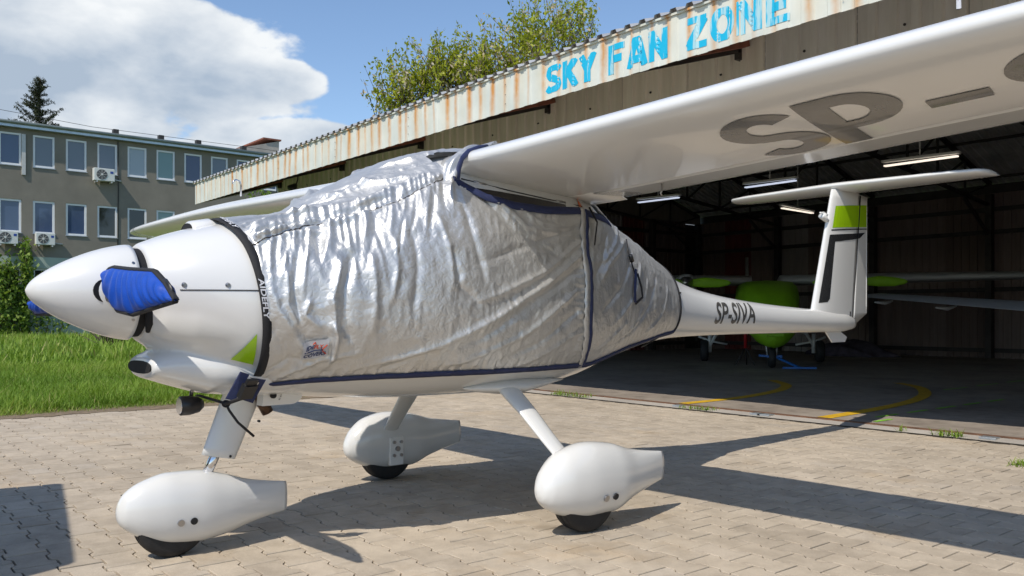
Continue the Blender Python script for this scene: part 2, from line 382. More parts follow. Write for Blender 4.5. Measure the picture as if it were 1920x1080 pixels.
def box(name, x0, x1, y0, y1, z0, z1, m, parent=None, bev=0.):
    bm = bmesh.new(); bbox(bm, x0, x1, y0, y1, z0, z1)
    if bev: bmesh.ops.bevel(bm, geom=bm.edges[:], offset=bev, segments=2, profile=.5, affect='EDGES')
    return bm_obj(name, bm, m, parent)
def tube(bm, pts, rad, n=8, cap=True):
    """round tube through points; rad a number or one per point; (rx, ry) pairs allowed"""
    pts = [Vector(p) for p in pts]; rings = []
    rad = rad if isinstance(rad, (list, tuple)) and len(rad) == len(pts) and not isinstance(rad[0], (int, float)) or isinstance(rad, list) else [rad]*len(pts)
    up = None
    for i, p in enumerate(pts):
        t = (pts[min(i+1, len(pts)-1)]-pts[max(i-1, 0)]).normalized()
        if up is None:
            up = Vector((0, 0, 1)) if abs(t.z) < .9 else Vector((1, 0, 0))
        e1 = (up-t*up.dot(t)).normalized(); e2 = t.cross(e1); up = e1
        r = rad[i]; r1, r2 = (r, r) if isinstance(r, (int, float)) else r
        rings.append([bm.verts.new(p+e1*r1*math.cos(2*PI*k/n)+e2*r2*math.sin(2*PI*k/n)) for k in range(n)])
    for a, b in zip(rings, rings[1:]):
        for k in range(n): bm.faces.new((a[k], a[(k+1) % n], b[(k+1) % n], b[k]))
    if cap: bm.faces.new(rings[0][::-1]); bm.faces.new(rings[-1])
def tube_obj(name, pts, rad, m, parent=None, n=8, smooth=True):
    bm = bmesh.new(); tube(bm, pts, rad, n); return bm_obj(name, bm, m, parent, smooth)
def disc(name, c, axis, r, h, m, parent=None, n=20, r2=None):
    a = Vector(axis).normalized(); c = Vector(c)
    return tube_obj(name, [c-a*h/2, c-a*h/2+a*h*.001, c+a*h/2-a*h*.001, c+a*h/2], [r, r, r2 or r, r2 or r], m, parent, n, False)
def bar(bm, a, b, w, h=None):
    """square bar from a to b"""
    a, b = Vector(a), Vector(b); h = h or w; t = (b-a).normalized(); L = (b-a).length
    q = t.to_track_quat('X', 'Z').to_matrix().to_4x4(); q.translation = a
    bbox(bm, 0, L, -w/2, w/2, -h/2, h/2, q)
def loft(rings, closed=True, cap=True):
    """list of (n,3) arrays -> verts, faces"""
    n = len(rings[0]); V = np.concatenate(rings); F = []
    for i in range(len(rings)-1):
        for k in range(n if closed else n-1):
            F.append((i*n+k, i*n+(k+1) % n, (i+1)*n+(k+1) % n, (i+1)*n+k))
    if cap:
        F.append(tuple(range(n))[::-1]); F.append(tuple((len(rings)-1)*n+k for k in range(n)))
    return V, F
def interp(tab, y):
    tab = np.asarray(tab, float); return [pchip(tab[:, 0], tab[:, k], y) for k in range(1, tab.shape[1])]
def pchip(x, v, q):
    x = np.asarray(x, float); v = np.asarray(v, float); q = np.atleast_1d(np.asarray(q, float))
    h = np.diff(x); d = np.diff(v)/h; m = np.zeros_like(v)
    for i in range(1, len(x)-1):
        if d[i-1]*d[i] > 0:
            w1 = 2*h[i]+h[i-1]; w2 = h[i]+2*h[i-1]; m[i] = (w1+w2)/(w1/d[i-1]+w2/d[i])
    m[0] = d[0]; m[-1] = d[-1]
    i = np.clip(np.searchsorted(x, q)-1, 0, len(x)-2); t = np.clip((q-x[i])/h[i], 0, 1)
    return (2*t**3-3*t**2+1)*v[i]+(t**3-2*t**2+t)*h[i]*m[i]+(-2*t**3+3*t**2)*v[i+1]+(t**3-t**2)*h[i]*m[i+1]
_tx = {}
def text_mesh(s, bold=0., shear=0.):
    """words -> (verts, faces) flat in xy, height about 0.7, from the built-in font"""
    k = (s, bold, shear)
    if k in _tx: return _tx[k]
    cu = bpy.data.curves.new('lettering', 'FONT'); cu.body = s; cu.offset = bold; cu.shear = shear; cu.fill_mode = 'FRONT'; cu.resolution_u = 4
    o = bpy.data.objects.new('lettering', cu); COL.objects.link(o)
    dg = bpy.context.evaluated_depsgraph_get(); dg.update()
    me = bpy.data.meshes.new_from_object(o.evaluated_get(dg))
    bm = bmesh.new(); bm.from_mesh(me); bmesh.ops.triangulate(bm, faces=bm.faces[:])
    V = np.array([v.co[:] for v in bm.verts]); F = [tuple(v.index for v in f.verts) for f in bm.faces]
    bm.free(); bpy.data.meshes.remove(me); bpy.data.objects.remove(o); bpy.data.curves.remove(cu)
    _tx[k] = (V, F); return V, F
def split_long(V, F, lim):
    bm = bmesh.new(); vs = [bm.verts.new(v) for v in V]
    for f in F:
        try: bm.faces.new([vs[i] for i in f])
        except ValueError: pass
    for _ in range(4):
        e = [e for e in bm.edges if e.calc_length() > lim]
        if not e: break
        bmesh.ops.subdivide_edges(bm, edges=e, cuts=1); bmesh.ops.triangulate(bm, faces=bm.faces[:])
    bm.verts.index_update(); V2 = np.array([v.co[:] for v in bm.verts]); F2 = [tuple(v.index for v in f.verts) for f in bm.faces]; bm.free(); return V2, F2
def letters(name, s, fn, h, m, parent, bold=.02, shear=0., lim=None, kx=1.):
    """text of cap height h in metres; fn(u, v) -> point; u along, v up"""
    V, F = text_mesh(s, bold, shear); V = V.copy(); sc = h/.69
    V[:, 0] *= sc*kx; V[:, 1] *= sc; V[:, 0] -= V[:, 0].min()
    if lim: V, F = split_long(V, F, lim)
    P = np.array([fn(u, v) for u, v in V[:, :2]])
    return mesh(name, P, F, m, parent)
# ================================================================== THE SETTING
def struct(o): o['kind'] = 'structure'; return o
def sheet_xy(name, x0, x1, y0, y1, z, m, parent=None): return mesh(name, [(x0, y0, z), (x1, y0, z), (x1, y1, z), (x0, y1, z)], [(0, 1, 2, 3)], m, parent)
struct(sheet_xy('ground', -900, 900, -900, 900, -.05, 'lawn'))
PX0, PX1, PY0, PY1 = -5.9, 16., -14., 4.60
pav = struct(sheet_xy('pavement', PX0, PX1, PY0, PY1, -.0105, 'joint'))
struct(sheet_xy('apron', 6.62, 70, -60, PY1, -.003, 'paver')); struct(sheet_xy('apron', PX0+.1, 6.62, -60, -7.02, -.003, 'paver'))
# soil and dry litter along the lawn edge
def soil_strip():
    n = 160; ys = np.linspace(-14, 4.7, n); V = []; F = []
    for i, y in enumerate(ys):
        w = .10+.05*math.sin(y*2.1)+.04*math.sin(y*5.3+1)+random.uniform(-.05, .05)
        V += [(PX0-.9, y, -.012), (PX0-.02, y, .007), (PX0+max(.02, w), y+random.uniform(-.01, .01), .004)]
    for i in range(n-1):
        for k in range(2): a = i*3+k; F.append((a, a+1, a+4, a+3))
    struct(mesh('soil_edge', V, F, 'soil'))
soil_strip()

# ---- interlocking bone-shaped pavers: 214 x 143 mm grid measured on the ground
LXP, LYP, GAP = .2145, .1434, .0036
def paver_mesh():
    hx, hw, hn, j0, j1 = LXP/2-GAP, LYP/2+.0105-GAP, LYP/2-.0105-GAP, .0660, .0420
    q = [(hx, -hw), (hx, hw), (j0, hw), (j1, hn), (-j1, hn), (-j0, hw), (-hx, hw), (-hx, -hw), (-j0, -hw), (-j1, -hn), (j1, -hn), (j0, -hw)]
    q = np.array(q); n = len(q)
    ins = q.copy(); ins[:, 0] -= np.sign(q[:, 0])*.0016; ins[:, 1] -= np.sign(q[:, 1])*.0016
    V = np.concatenate([np.c_[ins, np.zeros(n)], np.c_[q, np.full(n, -.0022)], np.c_[q, np.full(n, -.014)]])
    F = []
    for r in range(2):
        for k in range(n): F.append((r*n+k, (r+1)*n+k, (r+1)*n+(k+1) % n, r*n+(k+1) % n))
    # top split in three strips so it stays convex
    F += [(0, 1, 2, 11), (11, 2, 3, 10), (10, 3, 4, 9), (9, 4, 5, 8), (8, 5, 6, 7)]
    return V, F
def pavers():
    V, F = paver_mesh()
    cells = []
    for j in range(-70, 40):
        y = -.92+LYP*j
        if y-LYP/2 < -7.0 or y+LYP*.6 > PY1: continue
        for i in range(-45, 60):
            x = .611+LXP*i+(LXP/2 if j % 2 else 0)
            if x < PX0-.05 or x > 6.5: continue
            cells.append((x, y))
    cells = np.array(cells); u, v, d = proj(np.c_[cells, np.zeros(len(cells))])
    vis = (d > .5) & (u > -15) & (u < 1935) & (v < 1090) & (v > 600)
    order = np.argsort(np.where(vis, d, 1e6)); near = set(order[:300].tolist())
    me = bpy.data.meshes.new('paver'); me.from_pydata([tuple(q) for q in V], [], F); me.update(); me.materials.append(MATS['paver'])
    VV = []; FF = []; TT = []; k = 0
    F4 = np.array(F)
    for idx, (x, y) in enumerate(cells):
        dz = random.gauss(0, .0009); tx, ty = random.gauss(0, .0035), random.gauss(0, .0035); rz = random.gauss(0, .004)
        if idx in near:
            o = bpy.data.objects.new('paver', me); COL.objects.link(o); o.parent = pav
            o.location = (x, y, dz); o.rotation_euler = (tx, ty, rz)
        else:
            c, s = math.cos(rz), math.sin(rz)
            W = np.c_[V[:, 0]*c-V[:, 1]*s+x, V[:, 0]*s+V[:, 1]*c+y, V[:, 2]+dz+V[:, 0]*-ty+V[:, 1]*tx]
            VV.append(W); FF.append(F4+k); k += len(V); TT.append(np.full(len(V), random.random()))
    o = big_mesh('paver_field', np.concatenate(VV), np.concatenate(FF), 'paver', pav, np.concatenate(TT)); o['kind'] = 'stuff'
pavers()

# ---- threshold, hangar floor, painted lines
HX0, HX1, HY0, HY1 = -13.4, 14.0, 4.80, 19.0
fl = struct(sheet_xy('hangar_floor', HX0, HX1, HY0+.02, HY1, .012, 'floor'))
th = struct(mesh('threshold', *(lambda V: (V, [(0, 1, 2, 3), (3, 2, 5, 4)]))([(HX0, PY1-.02, -.004), (HX1, PY1-.02, -.004), (HX1, HY0-.05, .012), (HX0, HY0-.05, .012), (HX0, HY0+.03, .010), (HX1, HY0+.03, .010)]), 'concrete'))
for (y0, y1) in ((4.735, 4.747), (4.785, 4.80)):
    box('door_rail', HX0, HX1, y0, y1, .0, .020, 'rail_rust', th)
for px, w in ((1443, .12), (1471, .14), (1870, .13), (1150, .1)):
    p = onz(px, 775 if px < 1800 else 820); box('rail_plate', p[0]-w/2, p[0]+w/2, 4.62, 4.72, .0, .019, 'galv', th, .003)
def floor_line(name, pts, w, m):
    P = np.array(pts)[:, :2]; t = np.gradient(P, axis=0); t /= np.linalg.norm(t, axis=1)[:, None]; nrm = np.c_[-t[:, 1], t[:, 0]]
    L = P+nrm*w/2; Rr = P-nrm*w/2; n = len(P)
    V = [(x, y, .016) for x, y in np.concatenate([L, Rr])]; F = [(i, i+1, n+i+1, n+i) for i in range(n-1)]
    mesh(name, V, F, m, fl)
def arc_pts(ctrl, n=24):
    ctrl = np.array(ctrl); s = np.linspace(0, 1, len(ctrl)); q = np.linspace(0, 1, n)
    return np.c_[pchip(s, ctrl[:, 0], q), pchip(s, ctrl[:, 1], q)]
floor_line('yellow_line', arc_pts([(-2.52, 4.86), (-2.53, 5.75), (-2.72, 6.85), (-3.2, 7.98), (-3.95, 8.75)]), .15, 'yellow_paint')
floor_line('yellow_line', arc_pts([(-.78, 4.86), (-.84, 5.95), (-.97, 6.95), (-1.24, 7.95), (-1.9, 9.2), (-2.45, 9.72)]), .15, 'yellow_paint')
for k in range(5): floor_line('green_dash', [(-.48+.015*k, 5.3+.62*k), (-.47+.015*k, 5.72+.62*k)], .045, 'green_paint')
floor_line('green_dash', [(-.31, 4.95), (-.30, 5.25)], .045, 'green_paint')
for k in range(5): floor_line('green_dash', [(-1.46, 9.0+1.05*k), (-1.44, 9.7+1.05*k)], .04, 'green_paint')

# ================================================================== HANGAR
hg = tag(empty('hangar', (0, HY0, 0)), 'long corrugated metal hangar with rust streaked eave sign above its open front', 'hangar')
def hp(name, me_o): me_o.parent = hg; me_o.matrix_parent_inverse = Matrix.Translation((0, -HY0, 0)); return me_o
ROOF_Z0, ROOF_Y0, SLOPE, RIDGE = 3.665, 3.04, .30, 11.9
def roof_z(y): return ROOF_Z0+SLOPE*((y-ROOF_Y0) if y < RIDGE else (2*RIDGE-y-ROOF_Y0))
def roof():
    prof = []; x = HX0-.12
    while x < HX1+.3:
        prof += [(x, 0), (x+.09, 0), (x+.105, .034), (x+.165, .034)]; x += .18
    rows = [(ROOF_Y0, 0), (RIDGE, 0), (HY1+.4, 0)]; V = []; n = len(prof)
    for y, _ in rows: V += [(px, y, roof_z(y)+pz) for px, pz in prof]
    F = [(r*n+k, r*n+k+1, (r+1)*n+k+1, (r+1)*n+k) for r in range(2) for k in range(n-1)]
    hp('roof', mesh('roof', V, F, 'roof_sheet'))
roof()
box_h = lambda name, *a, **k: hp(name, box(name, *a, **k))
def rib_profile(w, pitch, top, depth):
    """front line of a trapezoid sheet as (x, y) pairs; ribs stand proud towards -y"""
    n = round(w/pitch); out = []
    for k in range(n):
        x = k*pitch; out += [(x, 0), (x+pitch*.50, 0), (x+pitch*.50+.014, -depth), (x+pitch-.014, -depth)]
    return out+[(w, 0)]
def sheet_mesh(w, h, pitch=.2, depth=.028, th=.004):
    p = rib_profile(w-.006, pitch, 0, depth); n = len(p); V = []
    for yy in (0, th):
        for z in (0, h): V += [(x, y+yy, z) for x, y in p]
    F = []
    for k in range(n-1):
        F.append((k, k+1, n+k+1, n+k)); F.append((2*n+k+1, 2*n+k, 3*n+k, 3*n+k+1)); F.append((k+1, k, 2*n+k, 2*n+k+1)); F.append((n+k, n+k+1, 3*n+k+1, 3*n+k))
    F.append((0, n, 3*n, 2*n)); F.append((n-1, 2*n+n-1, 3*n+n-1, n+n-1))
    me = bpy.data.meshes.new('sheet'); me.from_pydata(V, [], F); me.update(); me.materials.append(MATS['sheet']); return me
OPEN_Z = 2.95
fs = sheet_mesh(1.0, roof_z(HY0)-OPEN_Z-.03, .2)
beige, grey = (.84, .78, .66), (.70, .68, .63)
x = HX0
while x < HX1-.5:
    o = link('facade_sheet', fs); o.location = (x, HY0, OPEN_Z); hp('', o)
    c = beige if x < -1.75 else grey; j = random.uniform(.88, 1.1); o.color = (c[0]*j, c[1]*j, c[2]*j, 1); x += 1.0
# screws holding the facade sheets
def screws():
    bm = bmesh.new()
    for i in range(28):
        for k, z in enumerate((3.28, 3.62, 3.95)):
            cx_ = HX0+.05+i+(.4 if k % 2 else 0)
            tube(bm, [(cx_, HY0-.004, z+random.uniform(-.02, .02)), (cx_, HY0-.012, z)], .014, 6)
    o = bm_obj('screws', bm, 'steel_dark'); hp('', o); o['kind'] = 'stuff'
screws()
box_h('door_header', HX0, HX1, HY0+.06, HY0+.24, OPEN_Z-.22, OPEN_Z+.02, 'steel_dark')
# eave fascia: folded panels, about 2 m each
FY, FZ0, FZ1 = 3.09, 3.245, 3.648
def fascia_mesh(w):
    p = []; n = int(w/.22)
    pitch = w/n
    for k in range(n): p += [(k*pitch, 0), (k*pitch+pitch*.46, 0), (k*pitch+pitch*.5, -.010), (k*pitch+pitch*.96, -.010)]
    p.append((w-.004, 0)); m_ = len(p); V = []
    for yy in (0, .006):
        for z in (FZ0, FZ1): V += [(x_, y_+yy, z) for x_, y_ in p]
    F = []
    for k in range(m_-1):
        F.append((k, k+1, m_+k+1, m_+k)); F.append((2*m_+k+1, 2*m_+k, 3*m_+k, 3*m_+k+1)); F.append((k+1, k, 2*m_+k, 2*m_+k+1)); F.append((m_+k, m_+k+1, 3*m_+k+1, 3*m_+k))
    F.append((0, m_, 3*m_, 2*m_)); F.append((m_-1, 3*m_-1, 4*m_-1, 2*m_-1))
    me = bpy.data.meshes.new('fascia_panel'); me.from_pydata(V, [], F); me.update(); me.materials.append(MATS['fascia']); return me
fme = fascia_mesh(1.98); x = HX0-.02; k = 0
while x < HX1:
    o = link('fascia_panel', fme); o.location = (x, FY, 0); hp('', o)
    if x > HX0:
        for z in (3.33, 3.43, 3.54): hp('', tube_obj('rivet', [(x+.02, FY-.012, z), (x+.02, FY-.016, z)], .006, 'steel_dark', None, 6))
    x += 1.975; k += 1
box_h('eave_cap', HX0-.05, HX1, FY-.025, FY+.02, FZ1+.002, FZ1+.022, 'fascia')
hp('', mesh('eave_return', [(HX0-.03, FY, FZ0), (HX0-.03, FY, FZ1), (HX0-.03, HY0, roof_z(HY0)-.03), (HX0-.03, HY0, roof_z(HY0)-.42), (HX0-.02, FY, FZ0), (HX0-.02, FY, FZ1), (HX0-.02, HY0, roof_z(HY0)-.03), (HX0-.02, HY0, roof_z(HY0)-.42)],
     [(0, 1, 2, 3), (7, 6, 5, 4), (0, 4, 5, 1), (3, 2, 6, 7), (0, 3, 7, 4)], 'fascia'))
# painted sign: broad block letters brushed on, following the folds of the panels
SIGN = {'S': [[(.92, .80), (.80, .90), (.5, .915), (.22, .86), (.15, .70), (.28, .57), (.55, .50), (.80, .41), (.87, .26), (.74, .12), (.45, .085), (.20, .11), (.06, .22)]], 'K': [[(.17, 0), (.17, 1)], [(.17, .42), (.86, 1.0)], [(.42, .58), (.88, 0)]], 'Y': [[(.10, 1), (.5, .45)], [(.90, 1), (.5, .45)], [(.5, .5), (.5, 0)]],
        'F': [[(.18, 0), (.18, 1)], [(.18, .915), (.92, .915)], [(.18, .50), (.80, .50)]], 'A': [[(.10, 0), (.46, 1)], [(.90, 0), (.54, 1)], [(.26, .26), (.74, .26)]], 'N': [[(.16, 0), (.16, 1)], [(.84, 0), (.84, 1)], [(.14, .97), (.86, .03)]],
        'Z': [[(.08, .915), (.92, .915)], [(.86, .90), (.14, .10)], [(.08, .085), (.94, .085)]], 'O': [[(.5+.36*math.cos(t), .5+.415*math.sin(t)) for t in np.linspace(0, 2*PI, 33)]], 'E': [[(.18, 0), (.18, 1)], [(.18, .915), (.90, .915)], [(.18, .5), (.80, .5)], [(.18, .085), (.92, .085)]]}
def sign(word, x0, x1):
    n = len(word); cw = (x1-x0)/(n-.06); H = .278; pitch = 1.98/int(1.98/.22)
    for i, ch in enumerate(word):
        V = []; F = []
        for j, st in enumerate(SIGN[ch]):
            P = np.array([(x0+cw*(i+.02+.90*u), 3.300+H*v) for u, v in st]); s = np.r_[0, np.cumsum(np.linalg.norm(np.diff(P, axis=0), axis=1))]; k = max(6, int(s[-1]/.015)); q = np.linspace(0, s[-1], k)
            P = np.c_[np.interp(q, s, P[:, 0]), np.interp(q, s, P[:, 1])]; t = np.gradient(P, axis=0)
            if ch == 'O': t[0] = t[-1] = P[1]-P[-2]
            t /= np.linalg.norm(t, axis=1)[:, None]; nn = np.c_[-t[:, 1], t[:, 0]]; b0 = len(V); hw = .036 if abs(P[-1, 0]-P[0, 0]) > 3*abs(P[-1, 1]-P[0, 1]) or ch in 'SO' else .040
            for a_ in range(k):
                for r in range(5):
                    x, z = P[a_]+nn[a_]*hw*(r/2-1); z = min(max(z, 3.300), 3.300+H)
                    ph = ((x-(HX0-.02)) % 1.975)/pitch % 1.0; fold_ = .010*np.interp(ph, [0, .46, .5, .96, 1], [0, 0, 1, 1, 0])
                    V.append((x, FY-fold_-.0022-.0007*j, z))
            F += [(b0+a_*5+r, b0+a_*5+r+1, b0+a_*5+r+6, b0+a_*5+r+5) for a_ in range(k-1) for r in range(4)]
        o = mesh('sign_letter', V, F, 'letter'); hp('', o)
for wd, a, b in (('SKY', 1024, 1118), ('FAN', 1140, 1254), ('ZONE', 1285, 1487)):
    sign(wd, ony(a, 150, FY)[0], ony(b, 100, FY)[0])
# outrigger trusses under the eave
for k in range(10):
    xb = [-13.15, -10.43, -7.78, -4.70, -1.69, 1.3, 4.3, 7.2, 10.1, 13.][k]
    bm = bmesh.new(); bar(bm, (xb, HY0-.05, 3.80), (xb, FY+.03, 3.285), .05, .05); bar(bm, (xb, HY0-.03, 3.9), (xb, HY0-.03, 3.7), .12, .05)
    for t in (.25, .38, .5, .62):
        y = HY0+(FY-HY0)*t; z = 3.80+(3.285-3.80)*t
        bar(bm, (xb, y, z), (xb, y-.12 if int(t*100) % 2 else y+.12, roof_z(y)-.05), .03)
    hp('', bm_obj('bracket_truss', bm, 'steel_dark'))
    bm = bmesh.new(); bar(bm, (xb+.06, HY0-.04, 3.87), (xb+.06, FY+.02, 3.36), .13, .10); hp('', bm_obj('bracket_beam', bm, 'rust_beam'))
# a floodlight hanging under the eave
fp = ony(560, 352, 4.3)
bm = bmesh.new(); tube(bm, [(fp[0], 4.3, roof_z(4.3)-.02), (fp[0], 4.28, fp[2]+.15), (fp[0], 4.25, fp[2]+.05)], .012, 6); tube(bm, [(fp[0], 4.25, fp[2]+.06), (fp[0], 4.20, fp[2]), (fp[0], 4.13, fp[2]-.05)], [.03, .07, .085], 10)
hp('', bm_obj('floodlight', bm, 'black_plastic', None, True))
# inner walls: one sheet at a time
ws = sheet_mesh(.962, 3.95, .19, .025)
tones = [(.17, .13, .12)]*6+[(.12, .024, .020)]*3+[(.28, .255, .245)]*2+[(.12, .085, .075)]*2
x = HX0
while x < HX1-.5:
    o = link('wall_sheet', ws); o.location = (x, HY1, 0); hp('', o); o.color = (*random.choice(tones), 1); x += .95
y = HY0+.15
while y < HY1-.9:
    o = link('wall_sheet', ws); o.location = (HX0, y, 0); o.rotation_euler = (0, 0, PI/2); hp('', o); o.color = (*random.choice(tones), 1)
    o = link('wall_sheet', ws); o.location = (HX1, y+.95, 0); o.rotation_euler = (0, 0, -PI/2); hp('', o); o.color = (*random.choice(tones), 1)
    y += .95
for xx in (HX0, HX1):            # gable fill above the side walls and up to the roof
    o = mesh('gable_wall', [(xx, HY0, 3.9), (xx, RIDGE, 3.9), (xx, HY1, 3.9), (xx, HY1, roof_z(HY1)-.02), (xx, RIDGE, roof_z(RIDGE)-.02), (xx, HY0, roof_z(HY0)-.02)], [(0, 1, 2, 3, 4, 5)], 'sheet'); o.color = (.2, .18, .155, 1); hp('', o)
box_h('light_seal', HX0-.06, HX1+.06, HY1+.05, HY1+.09, -.04, roof_z(HY1)-.02, 'steel_dark')  # backing added behind the sheets to stop daylight leaking through their gaps
for xx in (HX0-.06, HX1+.03): box_h('light_seal', xx, xx+.03, HY0+.01, HY1+.05, -.04, 3.9, 'steel_dark')
for z in (.2, 1.65, 3.02, 3.56):
    box_h('girt', HX0+.05, HX1-.05, HY1-.13, HY1-.04, z-.05, z+.05, 'steel_dark')
    box_h('girt', HX0+.04, HX0+.12, HY0+.3, HY1-.15, z-.05, z+.05, 'steel_dark')
for k in range(10):
    xp = HX0+.1+2.87*k
    box_h('post', xp-.07, xp+.07, HY1-.32, HY1-.14, 0.013, 3.9, 'steel_dark')
    bm = bmesh.new(); yy = np.linspace(HY0+.3, HY1-.2, 11)
    for a, b in zip(yy, yy[1:]):
        za, zb = (min(3.62+.10*(min(t, 2*RIDGE-t)-HY0), 9) for t in (a, b))
        bar(bm, (xp, a, za), (xp, b, zb), .07); bar(bm, (xp, a, roof_z(a)-.10), (xp, b, roof_z(b)-.10), .08)
        bar(bm, (xp, a, za), (xp, b, roof_z(b)-.1), .04); bar(bm, (xp, a, za), (xp, a, roof_z(a)-.1), .04)
    bar(bm, (xp, HY1-.2, 2.9), (xp, HY1-1.6, 3.7), .06)
    hp('', bm_obj('roof_truss', bm, 'steel_dark'))
for k in range(5):
    yp = HY0+.5+2.8*k; box_h('post', HX0+.12, HX0+.28, yp-.07, yp+.07, .013, 3.9, 'steel_dark')
for k in range(9):
    yp = 4.2+1.8*k; box_h('purlin', HX0, HX1, yp-.04, yp+.04, roof_z(yp)-.06, roof_z(yp)-.012, 'steel_dark')
# tube lights, switched on
def lamp(a, b, label, cold, z=3.3):
    A, B = onz(*a, z), onz(*b, z); A, B = Vector(A), Vector(B); t = (B-A).normalized(); mid = (A+B)/2
    e = tag(empty('tube_light', mid), label, 'lamp', 'tube lights under the hangar roof')
    bm = bmesh.new(); bar(bm, A-mid+Vector((0, 0, .07)), B-mid+Vector((0, 0, .05)), .09, .035); bar(bm, (0, 0, .09), (0, 0, min(roof_z(mid.y)-z-.1, 1.2)), .015)
    bm_obj('housing', bm, 'lamp_body', e)
    sd = t.cross(Vector((0, 0, 1)))*.035
    for s in (-.6, .6): tube_obj('tube', [A-mid+sd*s+t*.03, B-mid+sd*s-t*.03], .013, 'tube_cold' if cold else 'tube', e, 8)
lamp((1195, 380), (1275, 370), 'cold white tube light beside the covered fuselage under the dark roof', True)
lamp((1395, 352), (1495, 338), 'dim cold tube light above the far half of the white tailplane', True)
lamp((1465, 390), (1525, 400), 'short warm tube light turned the other way below the tailplane', False)
lamp((1655, 312), (1800, 292), 'long warm tube light just above the tailplane tip', False)

# ================================================================== OFFICE BUILDING
BX = -42.7
ob = tag(empty('office_building', (BX, 5, 0)), 'grey brown rendered office block with two rows of white framed windows', 'building')
def bp(o): o.parent = ob; o.matrix_parent_inverse = Matrix.Translation((-BX, -5, 0)); return o
WY = [5.30+1.437*k for k in range(-13, 9)]
ROWS = [(8.25, 9.81), (5.04, 6.63), (1.44, 3.35)]
def wall_holes(name, y0, y1, z0, z1, holes, m, x, depth):
    ys = sorted({y0, y1, *[h[0] for h in holes], *[h[1] for h in holes]}); zs = sorted({z0, z1, *[h[2] for h in holes], *[h[3] for h in holes]})
    V = {}; vl = []; F = []
    def v(p):
        p = tuple(round(c, 4) for c in p)
        if p not in V: V[p] = len(vl); vl.append(p)
        return V[p]
    for a, b in zip(ys, ys[1:]):
        for c, d in zip(zs, zs[1:]):
            if any(h[0] <= a+1e-6 and b <= h[1]+1e-6 and h[2] <= c+1e-6 and d <= h[3]+1e-6 for h in holes): continue
            F.append((v((x, a, c)), v((x, b, c)), v((x, b, d)), v((x, a, d))))
    for a, b, c, d in holes:
        q = [(a, c), (b, c), (b, d), (a, d)]
        for i in range(4):
            p, r = q[i], q[(i+1) % 4]; F.append((v((x, *p)), v((x-depth, *p)), v((x-depth, *r)), v((x, *r))))
    return mesh(name, vl, F, m)
BY0, BY1 = -14., 18.4
W = .95
up_h = [(y, y+W, *ROWS[0]) for y in WY]; lo_h = [(y, y+W, *ROWS[1]) for y in WY]; gr_h = [(y, y+W, *ROWS[2]) for y in WY]
bp(wall_holes('wall', BY0, BY1, 3.9, 10.02, up_h+lo_h, 'stucco', BX, .20))
bp(wall_holes('ground_floor_wall', BY0, BY1, -.05, 3.88, gr_h, 'stucco_green', BX+.05, .2))
bp(box('wall_ledge', BX-.1, BX+.05, BY0, BY1, 3.882, 3.898, 'stucco_green'))
bp(box('building_core', BX-12, BX-.35, BY0+.1, BY1, -.05, 10.0, 'stucco'))
bp(box('end_wall', BX-11.9, BX-.001, BY1, BY1+.25, -.05, 10.02, 'stucco'))
bp(box('eave_flashing', BX-12, BX+.30, BY0, BY1+.5, 10.03, 10.19, 'flashing'))
bp(tube_obj('gutter', [(BX+.36, BY0, 10.25), (BX+.36, BY1+.5, 10.22)], .075, 'gutter', None, 10))
bp(box('roof_slab', BX-12, BX+.28, BY0, BY1+.5, 10.195, 10.33, 'gutter'))
bp(mesh('roof_stair_house', [(BX-5, 15.2, 10.3), (BX-1, 15.2, 10.3), (BX-1, 18.3, 10.3), (BX-5, 18.3, 10.3), (BX-5, 15.2, 10.45), (BX-1, 15.2, 10.45), (BX-1, 18.3, 11.35), (BX-5, 18.3, 11.35)],
     [(0, 1, 5, 4), (1, 2, 6, 5), (2, 3, 7, 6), (3, 0, 4, 7), (4, 5, 6, 7)], 'concrete'))
bp(box('stair_house_coping', BX-5.1, BX-.9, 17.3, 18.4, 11.352, 11.44, 'rust_beam'))
for px, py in ((217, 246), (302, 258), (372, 267), (457, 278)):
    p = onx(px, py, BX); bp(box('roof_vent', BX-.2, BX+.1, p[1]-.13, p[1]+.13, 10.33, 10.58, 'steel_dark'))
bp(tube_obj('lightning_wire', [(BX-.3, -14, 11.6), (BX-.3, 2, 11.0), (BX-.3, 8, 10.62), (BX-.3, 18, 10.62)], .012, 'steel_dark', None, 5))
panes_up = {0: 'pane_grey', 1: 'pane_grey', 2: 'pane_grey', 3: 'pane_blind', 4: 'pane_teal', 5: 'pane_navy', 6: 'pane_grey', 7: 'pane_navy', 8: 'pane_navy'}
